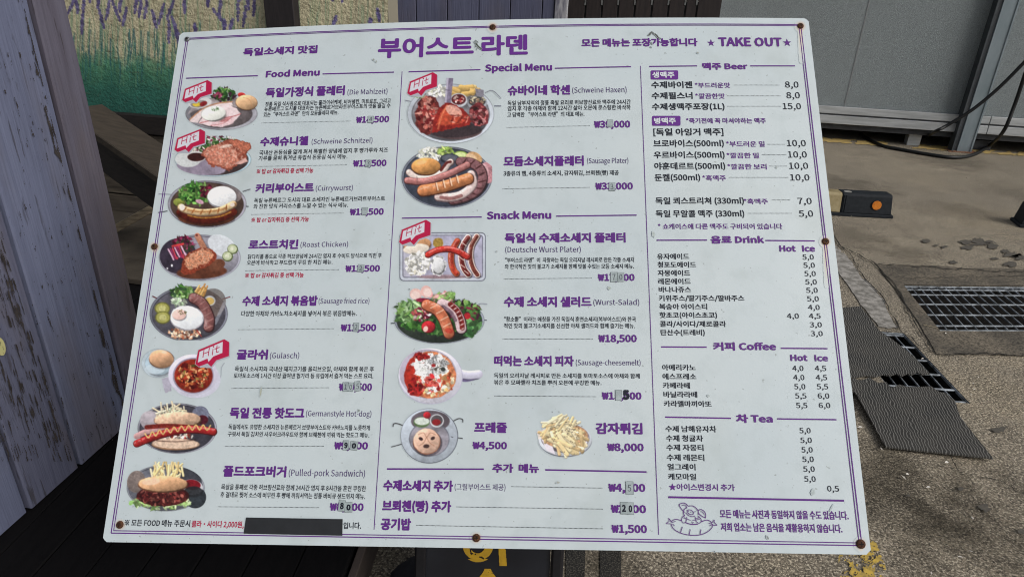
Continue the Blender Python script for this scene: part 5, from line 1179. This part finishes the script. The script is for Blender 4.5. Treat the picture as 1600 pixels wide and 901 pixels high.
# 10 sausage platter
P = para('Z5', 95, 65, 655, 445); P.clip = (P.X < 645).astype(float); P.plate(374, 256, 270, 183, (128, 134, 150), (66, 72, 86), ring=.95)
P.leaves(285, 118, 85, 36, [(228, 228, 220), (206, 208, 190), (220, 224, 200)], 90, 13, 6, 27); P.leaves(370, 100, 48, 24, [(180, 200, 110), (140, 170, 80)], 30, 13, 8, 28)
P.ell(455, 124, 42, 24, (150, 180, 80)); P.ell(455, 124, 34, 18, (206, 220, 150), 0, .1); P.ell(540, 140, 48, 32, (206, 160, 110), .5, .15); P.ell(520, 140, 36, 22, (226, 190, 150), .5, .1); P.ell(392, 146, 58, 30, (54, 58, 70)); P.ell(392, 142, 48, 20, (100, 104, 116))
P.ell(610, 230, 42, 66, (190, 132, 140), -.2, .25, 9, wob=.12); P.ell(600, 215, 22, 40, (220, 178, 182), -.2, .2, 8, al=.7)
P.ell(250, 194, 88, 52, (150, 92, 46)); P.ell(250, 190, 86, 49, (214, 150, 84), 0, .14, 20, sh=.38); P.ell(225, 168, 30, 12, (240, 196, 140), -.2, al=.6)
P.stroke([(150, 228), (200, 262), (290, 262), (350, 222), (380, 180), (398, 166)], 40, (150, 116, 112)); P.stroke([(150, 226), (200, 260), (290, 260), (350, 220), (380, 178), (396, 164)], 34, (222, 204, 196), .12, 8, sh=.25); P.stroke([(340, 214), (372, 172), (396, 164)], 16, (110, 44, 40), .3, 6)
P.stroke([(455, 165), (520, 172), (574, 210), (588, 270), (560, 330), (490, 372), (410, 392)], 60, (70, 44, 48)); P.stroke([(455, 163), (520, 170), (572, 208), (586, 270), (556, 330), (488, 370), (410, 390)], 52, (134, 92, 96), .25, 8, sh=.2, marks=(46, 8, (70, 34, 36), .8))
P.stroke([(325, 372), (400, 376), (470, 356), (530, 300), (520, 240)], 54, (150, 120, 122)); P.stroke([(325, 370), (400, 374), (470, 354), (528, 298), (518, 238)], 46, (222, 200, 196), .14, 9, sh=.25); P.stroke([(340, 376), (400, 382), (460, 366)], 20, (136, 82, 80), .3, 6, al=.8)
P.stroke([(140, 276), (240, 282), (360, 248), (440, 212), (498, 184)], 42, (104, 52, 52)); P.stroke([(140, 274), (240, 280), (360, 246), (440, 210), (496, 182)], 36, (182, 116, 112), .16, 9, sh=.32, hl=.2)
P.stroke([(232, 336), (340, 318), (430, 290), (502, 266)], 72, (110, 56, 34)); P.stroke([(232, 334), (340, 315), (430, 287), (500, 264)], 65, (204, 128, 78), .16, 14, sh=.35, hl=.3)
for x, y in ((318, 312), (360, 296), (400, 284), (440, 268)): P.stroke([(x - 6, y - 22), (x + 4, y + 20)], 8, (238, 214, 186), al=.85); P.stroke([(x - 12, y - 20), (x - 3, y + 22)], 4, (130, 56, 34), al=.8)
pic('steel plate heaped with assorted sausages and a round bun', P)
# 11 tray
P = para('Z8', 85, 80, 615, 385, .7)
def rrect(x0, y0, x1, y1, r, col, **kw):
    pts = []
    for cx_, cy_, a0 in ((x1 - r, y0 + r, -90), (x1 - r, y1 - r, 0), (x0 + r, y1 - r, 90), (x0 + r, y0 + r, 180)):
        for q in range(6): a = math.radians(a0 + q * 18); pts.append((cx_ + r * math.cos(a), cy_ + r * math.sin(a)))
    P.poly(pts, col, **kw)
rrect(92, 88, 606, 378, 26, (96, 100, 116)); rrect(97, 93, 601, 373, 22, (190, 196, 208), amp=.06, sc=60); rrect(110, 103, 590, 358, 16, (120, 120, 138)); rrect(116, 108, 584, 352, 12, (168, 166, 190), amp=.12, sc=60)
P.poly([(116, 200), (180, 108), (280, 108), (200, 352), (116, 352)], (196, 196, 206), .1, 40, al=.5); P.ell(350, 352, 150, 12, (150, 110, 110), 0, .2, al=.6)
P.ell(198, 170, 82, 44, (150, 96, 62), -.15); P.ell(200, 160, 80, 38, (206, 150, 104), -.15, .14, sh=.2); P.ell(192, 186, 78, 30, (226, 214, 198), -.1, .08, sh=.1)
P.ell(322, 150, 31, 30, (172, 140, 62), 0, .25, 6, wob=.15)
P.leaves(200, 275, 70, 66, [(232, 232, 230), (214, 214, 212), (236, 234, 224), (190, 186, 170)], 170, 13, 9, 29); P.leaves(324, 282, 44, 60, [(236, 236, 236), (222, 222, 226)], 80, 13, 10, 30); P.ell(324, 285, 34, 48, (234, 236, 238), 0, .05, 12, sh=.15, al=.8)
def saus(pts, w_, cas, meat, **kw):
    P.stroke([(x + 3, y + 4) for x, y in pts], w_ + 2, (70, 50, 56), al=.6); P.stroke(pts, w_, cas, .1, sh=.2); P.stroke(pts, w_ * .66, meat, .25, 7, sh=.35, hl=.4, **kw)
saus([(552, 112), (520, 170), (514, 240), (530, 300), (556, 340)], 36, (222, 208, 200), (122, 56, 44)); saus([(500, 120), (466, 175), (460, 240), (474, 300), (502, 338)], 40, (224, 214, 208), (120, 40, 36))
for x, y in ((478, 160), (466, 200), (462, 245), (470, 290), (490, 325)): P.stroke([(x - 12, y - 10), (x + 12, y + 8)], 4, (232, 214, 204))
saus([(436, 140), (404, 200), (400, 260), (414, 310), (432, 332)], 36, (190, 90, 50), (180, 56, 38))
P.stroke([(262, 222), (320, 194), (390, 188), (450, 206), (498, 234)], 38, (110, 24, 22)); P.stroke([(262, 220), (320, 192), (390, 186), (450, 204), (496, 232)], 32, (200, 52, 42), .14, 9, sh=.3, hl=.4)
pic('steel tray with red and white sausages, salad and mustard', P)
# 12 salad
P = para('Z8', 35, 395, 620, 755); P.stroke([(44, 629), (62, 627)], 7, (40, 44, 60)); P.stroke([(545, 525), (575, 512), (612, 514)], 6, (140, 146, 160)); P.stroke([(590, 609), (610, 610)], 6, (60, 62, 76))
P.plate(330, 612, 268, 138, (150, 156, 172), (50, 58, 50), ring=.95)
P.leaves(325, 590, 245, 98, [G1, G2, G2, (50, 80, 46), (90, 130, 70), (36, 60, 36)], 330, 24, 12, 32); P.leaves(150, 555, 75, 62, [(120, 160, 100), G3, (96, 130, 80), (160, 190, 140)], 70, 22, 10, 33); P.leaves(480, 560, 90, 62, [G1, G3, RD, (70, 30, 50)], 80, 18, 9, 34); P.leaves(350, 470, 80, 24, [G3, (150, 180, 110), (214, 150, 150)], 50, 18, 9, 35); P.leaves(520, 660, 50, 34, [(60, 110, 60), (90, 140, 80)], 12, 40, 18, 36); P.leaves(220, 580, 50, 40, [(196, 90, 90), (230, 200, 200), RD], 34, 15, 7, 37)
P.ell(190, 455, 36, 34, (224, 184, 176), .3, .08); P.ell(188, 462, 27, 25, (232, 204, 196), .3, .06); P.ell(252, 440, 33, 36, (226, 178, 170), -.3, .08); P.ell(258, 444, 24, 27, (234, 206, 198), -.3, .06)
P.ell(230, 490, 40, 13, (150, 36, 66), 0, .2); P.ell(265, 650, 42, 37, (120, 20, 30)); P.ell(264, 648, 39, 34, (196, 40, 50), 0, .1, sh=.3); P.ell(248, 662, 14, 18, (236, 190, 180), .4, .1); P.ell(495, 585, 20, 20, (180, 36, 44), 0, .1)
P.stroke([(345, 515), (410, 545), (448, 600), (462, 660)], 66, (70, 40, 50)); P.stroke([(345, 512), (410, 542), (446, 600), (460, 658)], 60, (206, 180, 184), .15, 9, sh=.2); P.stroke([(395, 515), (440, 560), (462, 620), (466, 655)], 30, (120, 36, 32), .3, 7, marks=(26, 6, (230, 200, 196), .9)); P.stroke([(350, 530), (395, 560), (425, 610)], 22, (110, 84, 100), .3, 7, al=.8)
P.stroke([(256, 522), (318, 552), (360, 610), (388, 688)], 70, (116, 50, 34)); P.stroke([(256, 519), (318, 549), (359, 608), (386, 685)], 62, (206, 112, 76), .16, 16, sh=.32, hl=.35)
for x, y in ((300, 528), (335, 560), (360, 600), (375, 640)): P.stroke([(x - 22, y + 10), (x + 20, y - 12)], 6, (240, 206, 176), al=.8)
P.ell(388, 672, 25, 16, (196, 60, 46), .2, .2, al=.8)
pic('salad bowl with two grilled sausages and radish', P)
# 13 sausage pizza
P = para('Y3', 110, 75, 610, 410); P.stroke([(476, 250), (500, 262), (570, 246)], 32, (110, 100, 140)); P.stroke([(476, 232), (520, 238), (574, 234)], 48, (204, 202, 222), .03, sh=.25)
P.ell(302, 248, 182, 156, (176, 174, 196)); P.ell(300, 243, 180, 156, (212, 210, 224), .1, .03, 60, sh=.14); P.ell(286, 232, 162, 140, (176, 166, 184), .1, .05)
P.ell(302, 236, 144, 132, (204, 120, 78), .1, .28, 10, wob=.05); P.ell(230, 240, 76, 116, (184, 48, 34), .1, .2, 14, wob=.1); P.leaves(330, 270, 105, 86, [(228, 170, 110), (226, 200, 150), (206, 80, 50), (232, 214, 180), (214, 100, 60)], 150, 14, 9, 40)
P.leaves(300, 190, 92, 62, [(236, 238, 240), (226, 228, 232), (230, 232, 228)], 110, 22, 14, 41); P.leaves(300, 290, 60, 50, [(232, 222, 216), (196, 40, 44), (214, 90, 80)], 50, 15, 9, 42); P.leaves(250, 130, 40, 18, [(186, 40, 40), (160, 30, 34)], 22, 18, 8, 43); P.leaves(210, 300, 40, 46, [(190, 44, 40), (150, 26, 28)], 30, 16, 9, 44)
Rm = random.Random(4)
for _ in range(110): P.ell(310 + Rm.gauss(0, 45), 190 + Rm.gauss(0, 34), 2.4, 2.2, (70, 66, 62))
P.ell(372, 206, 14, 12, (60, 64, 60), .4, .1); P.ell(318, 184, 12, 10, (176, 50, 50), 0, .1); P.ell(330, 205, 9, 9, (90, 84, 76))
pic('white pan of sausage pizza under melted cheese', P)
# 14 pretzel
P = para('Y3', 70, 420, 495, 745); HD = (62, 60, 66)
P.stroke([(88, 530), (92, 515), (115, 514), (145, 525)], 7, HD); P.stroke([(80, 646), (138, 630)], 6, HD); P.stroke([(430, 500), (460, 486), (482, 490), (484, 504)], 7, HD); P.stroke([(450, 594), (482, 598)], 6, HD)
P.ell(294, 584, 164, 156, (80, 84, 96)); P.ell(293, 583, 161, 153, (176, 186, 198), 0, .08, 60, sh=.15); P.ell(300, 500, 110, 60, (96, 84, 92), 0, .15, 40, al=.9); P.ell(294, 600, 115, 100, (110, 112, 124)); P.ell(294, 602, 110, 94, (142, 138, 148), 0, .08, 40)
P.ell(250, 506, 46, 30, (96, 120, 80)); P.ell(252, 500, 42, 22, (206, 216, 206), 0, .1, 6); P.ell(281, 466, 21, 19, (190, 40, 50), 0, .1, sh=.3); P.ell(337, 498, 40, 38, (196, 198, 204)); P.ell(337, 496, 33, 30, (96, 90, 94)); P.ell(334, 506, 25, 18, (150, 36, 42), 0, .1)
P.ell(284, 624, 84, 76, (60, 50, 56), 0, 0, al=.6); P.ell(280, 616, 78, 74, (150, 98, 76), wob=.06); P.ell(279, 613, 75, 71, (222, 180, 156), 0, .12, 16, sh=.2, wob=.06)
P.stroke([(232, 575), (262, 566), (279, 590), (300, 566), (332, 578)], 5, (176, 124, 100), al=.7); P.stroke([(279, 590), (262, 622), (236, 640)], 5, (176, 124, 100), al=.7); P.stroke([(279, 590), (296, 622), (322, 640)], 5, (176, 124, 100), al=.7)
P.ell(246, 600, 13, 9, (70, 50, 50), .5); P.ell(314, 597, 13, 9, (70, 50, 50), -.5); P.ell(277, 642, 17, 11, (78, 56, 54), 0, wob=.2); P.stroke([(418, 588), (428, 592)], 4, (60, 60, 70))
pic('pretzel in a round steel pan with small dip cups', P)
# 15 fries
P = para('Y3', 900, 435, 1235, 715)
P.ell(1066, 610, 152, 94, (110, 114, 128)); P.ell(1066, 606, 151, 92, (206, 212, 220), 0, .06, 40, sh=.2); P.ell(1066, 596, 138, 82, (120, 110, 120))
P.poly([(930, 600), (975, 585), (1010, 690), (960, 665)], (226, 218, 228), .05); P.poly([(1130, 640), (1200, 590), (1180, 660), (1120, 692)], (222, 216, 228), .06); P.poly([(905, 560), (950, 545), (960, 600), (912, 600)], (226, 214, 206), .1, 10, 3)
FR = [(238, 220, 172), (228, 204, 150), (244, 230, 190), (222, 190, 136)]
P.ell(1065, 585, 130, 70, (196, 150, 110), 0, .25, 12); P.sticks(1050, 560, 100, 56, FR, 44, 90, 17, 7, 1.9, 3.5); P.sticks(1080, 610, 95, 55, FR, 38, 88, 19, 8, .2, 1.6); P.sticks(1010, 500, 66, 26, FR, 16, 80, 13, 9, 2.2, 3.1); P.sticks(1065, 630, 40, 40, FR, 7, 100, 24, 10, .4, 1.1)
Rm = random.Random(8)
for _ in range(60): P.ell(1070 + Rm.gauss(0, 55), 545 + Rm.gauss(0, 42), 2.6, 2.2, (64, 56, 48))
pic('bowl of seasoned french fries', P)
for a in (('Z1', 220, 423, 185, 140), ('Z4', 168, 8, 186, 142), ('Z2', 205, 340, 170, 134), ('Z5', 90, 509, 188, 150), ('Y2', 440, 113, 202, 165)): hit(*a)

# --- screws with rust runs, scuffs and spots
rs_m = simple('rusty_screw', (.045, .018, .010), .8, (.12, .05, .02), 300, .5, dist=.001, metallic=.2); rh_m = simple('screw_recess', (.01, .006, .004), .9); cr_m = simple('chrome_screw', (.35, .36, .37), .3, (.2, .2, .21), 200, metallic=.9)
def screw(px, py, rpx=5.2, rusty=True, run=0):
    u, v = binv(px, py); r = rpx * .0011; c0 = bp(u, v, .0008); U = BU / BW; Vv = BV / BH
    if rusty:
        P = Paint(px - 11, py - 11, px + 11, py + 12 + run, .5); P.seed = int(px)
        P.put(np.clip(1.5 - np.hypot(P.X - px, P.Y - py) / (rpx * 1.25), 0, 1) * .5, P.tex((214, 176, 128), .12, 5)); P.put(np.clip(1.4 - np.hypot(P.X - px, P.Y - py) / (rpx * 1.0), 0, 1) * .7, P.tex((150, 92, 44), .2, 4))
        if run: P.put(np.clip(1.3 - np.abs(P.X - px - (P.Y - py) * .03) / 3.6, 0, 1) * np.clip((P.Y - py) / 5, 0, 1) * np.clip(1 - (P.Y - py) / run, 0, 1) * .75, P.tex((216, 186, 138), .12, 6))
        P.build('rust_stain', bmap(.00045 + .00001 * (int(px) % 7)), print_mat, board, k=KP)
    V = []; F = []; n = 20
    prof = [(1.0, 0), (.99, .18), (.88, .34), (.66, .46), (.40, .50)]
    for q, z in prof:
        for k in range(n): a = 2 * math.pi * k / n; V.append(c0 + (U * math.cos(a) + Vv * math.sin(a)) * r * q + BN * r * z)
    for j in range(len(prof) - 1):
        for k in range(n): F.append([j * n + k, j * n + (k + 1) % n, (j + 1) * n + (k + 1) % n, (j + 1) * n + k])
    F.append([(len(prof) - 1) * n + k for k in range(n)])
    o = fix_normals(meshobj('screw', V, F, rs_m if rusty else cr_m, board))
    for d1, d2 in ((U, Vv), (Vv, U)):
        q = [c0 + BN * r * .52 + (d1 * a * .5 + d2 * b * .11) * r for a, b in ((-1, -1), (1, -1), (1, 1), (-1, 1))]
        V2, F2 = prism(q, BN, r * .03 if d1 is U else r * .05); fix_normals(meshobj('screw_recess', [p + BN * r * (.01 if d1 is U else 0) for p in V2], F2, rh_m, o))
screw(293, 62, 4.6, False); screw(770, 43.2); screw(1250.5, 41.5, 5.2, True, 60); screw(242, 385.5, 5.2, True, 16); screw(1289.5, 377.5, 5.4, True, 75); screw(188, 819, 5.4); screw(744.5, 839.5, 5.6, True, 8); screw(1344.5, 849, 6.2, True, 14)
P = Paint(735, 60, 760, 82, .4)
for st, w_ in (([(741, 66), (744, 70), (743, 74)], 1.3), ([(744, 69), (748, 74), (752, 77)], 2.2), ([(743, 64), (747, 67)], 1.2), ([(747, 74), (745, 78)], 1)): P.stroke(st, w_, (74, 82, 70), .2, 3)
P.build('scuff_mark', bmap(.0013), print_mat, board, thr=.3, k=KP)
P = Paint(1008, 45, 1036, 80, .4)
for st, w_ in (([(1013, 56), (1018, 51), (1022, 54), (1026, 56), (1029, 60), (1032, 61)], 1.6), ([(1018, 51), (1016, 55), (1013, 56)], 1.2), ([(1024, 54), (1027, 59)], 1.4), ([(1017, 67), (1019, 70)], 1.2), ([(1016, 74), (1018, 75)], 1)): P.stroke(st, w_, (66, 68, 62), .2, 3)
P.build('scuff_mark', bmap(.0013), print_mat, board, thr=.3, k=KP)
for (x, y, rx, ry, c_, rot) in [(1090, 83, 1.6, 1, (140, 140, 128), .2), (584, 94, 1.6, 1.4, (140, 142, 130), 0), (588, 97, 1, 1.6, (140, 142, 130), .3), (408, 612, 1.2, 7, (160, 162, 138), .15), (561, 641, 1.6, 1.8, (110, 120, 110), 0), (1199, 839, 1.4, 3, (100, 104, 100), -.5), (1116, 861, 1, 1.2, (60, 60, 60), 0), (1270, 768, 3, 5, (170, 182, 182), .1), (1299, 793, .7, 5, (160, 168, 168), .5), (1021, 366, 2, 4, (172, 182, 178), -.3), (952, 450, 2.4, 2, (168, 178, 168), 0), (872, 753, 2.2, 1.6, (160, 160, 148), .2), (640, 452, 1, .8, (90, 90, 90), 0), (776, 393, 1.2, .8, (110, 110, 105), 0), (1213, 262, 1.2, 1, (130, 130, 120), 0), (1107, 618, 1.6, 1.6, (170, 180, 178), 0)]:
    P = Paint(x - rx * 2 - 2, y - ry * 2 - 2, x + rx * 2 + 2, y + ry * 2 + 2, .5); P.ell(x, y, rx, ry, c_, rot, .15, 2, wob=.3, al=.8); P.build('dirt_spot', bmap(.0013), print_mat, board, thr=.1, k=KP)

# ================================================================== BLACK STAND SIGN carrying the board
stm = NB('black_plastic_sheet', .35, spec=.4); stm.col(stm.mix(stm.noise(5, 4, None, .35, .7), (.010, .011, .016), (.022, .025, .034))); stm.bump(stm.noise(3, 3), .1, .01)
stand_mat = stm.m
FT = np.array([0, 1.02, .03]); TP = np.array([0, 1.395, 1.20]); sv = (TP - FT); sv /= np.linalg.norm(sv); sn = np.array([0, -sv[2], sv[1]])
smap = lambda x, y: plane_hit(x, y, FT, sn)
st_ = empty('stand_sign', (0, 1.2, 0)); tag(st_, 'black floor stand sign with worn yellow letters behind the lower edge of the menu board', 'stand sign')
pl = smap(657, 890)[0]; pr = smap(866, 890)[0]
def sp_(x, s, off=0): return np.array([x, 0, 0]) + FT + sv * s + sn * off
Ls = np.linalg.norm(TP - FT)
slab('front_panel', [sp_(pl + .012, 0), sp_(pr - .01, 0), sp_(pr - .01, Ls), sp_(pl + .012, Ls)], sn, .004, stand_mat, st_)
frm = simple('black_steel_tube', (.012, .012, .015), .4, (.02, .02, .024), 30, metallic=.3)
for x in (pl, pr + .004): beam('frame_tube', sp_(x, -.03, 0), sp_(x, Ls + .005, 0), .024, .024, frm, st_, side=sn)
beam('frame_tube', sp_(pl, Ls, .002), sp_(pr, Ls, .002), .022, .022, frm, st_, side=sn); beam('frame_tube', sp_(pl, .0, .002), sp_(pr, .0, .002), .022, .022, frm, st_, side=sn)
for x in (pl + .03, pr - .03): beam('rear_leg', np.array([x, TP[1] + .01, TP[2] - .01]), np.array([x, 1.62, 0.01]), .024, .024, frm, st_, side=[1, 0, 0])
# side skirt that closes the frame at the right
slab('side_flap', [np.array([pr + .018, 1.02, .01]), np.array([pr + .034, 1.30, .01]), np.array([pr + .034, 1.42, 1.1]), np.array([pr + .018, 1.38, 1.1])], (1, 0, 0), .003, simple('dark_flap', (.008, .008, .012), .7), st_)
# carrying arms up to the back of the board
for x in (pl + .05, pr - .05):
    u_ = (x - BO[0]) / BU[0]
    for v_ in (.25, .90):
        q = bp(u_, v_, -TH - .011); s_ = (q[2] - FT[2]) / sv[2]; beam('bracket', q, sp_(x, s_, 0) if v_ > .5 else sp_(x, min(s_, Ls - .02), 0), .02, .02, frm, st_, side=[1, 0, 0])
    beam('bracket_rail', bp(u_, .22, -TH - .010), bp(u_, .93, -TH - .010), .022, .018, frm, st_, side=BN)
yl = simple('worn_yellow_letter', (.55, .33, .015), .6, (.42, .25, .02), 60, .1)
def letter(name, f, x0, y0, x1, y1, wear):
    m = lambda X, Y: f(X, Y) & (fbm(X, Y, 5, 3) < wear)
    flakes(name, lambda x, y: smap(x, y) + sn * .0015, x0, y0, x1, y1, .55, m, yl, st_)
letter('yellow_letter', lambda X, Y: (np.hypot((X - 747) / 1.0, (Y - 850)) < 24 + (Y > 872) * 3) & (np.hypot((X - 746.5) / .92, (Y - 850)) > 13), 715, 800, 775, 884, .70)
letter('yellow_letter', lambda X, Y: (X > 779 + (Y - 857) * .05) & (X < 790 + (Y - 857) * .08) & (Y < 883), 772, 800, 798, 890, .74)
letter('yellow_symbol', lambda X, Y: (Y > 887) & (np.abs(X - 762) < 5 + ((Y - 887) / 14) ** 1.5 * 9) & (Y < 930), 735, 885, 795, 930, .80)
# dark weight bag beside the stand
bc = G(645, 900, .03)
V = []; F = []; nu, nv = 20, 10
for j in range(nv + 1):
    th = math.pi * j / nv
    for i in range(nu):
        ph = 2 * math.pi * i / nu; k = 1 + .10 * math.sin(3 * ph + j) + .06 * math.sin(5 * ph - 2 * j)
        V.append(bc + np.array([.052 * k * math.sin(th) * math.cos(ph), .055 * k * math.sin(th) * math.sin(ph), .030 * math.cos(th)]))
for j in range(nv):
    for i in range(nu): F.append([j * nu + i, j * nu + (i + 1) % nu, (j + 1) * nu + (i + 1) % nu, (j + 1) * nu + i])
wb = meshobj('weight_bag', V, F, simple('black_bag_fabric', (.009, .009, .012), .8, (.016, .016, .02), 60, .3), None, tuple(bc), smooth=True); tag(wb, 'small black weight bag on the ground against the left foot of the stand', 'weight bag')
print('objects', len(scene.objects), 'tris', sum(len(m.loop_triangles) if m.loop_triangles else len(m.polygons) for m in bpy.data.meshes))
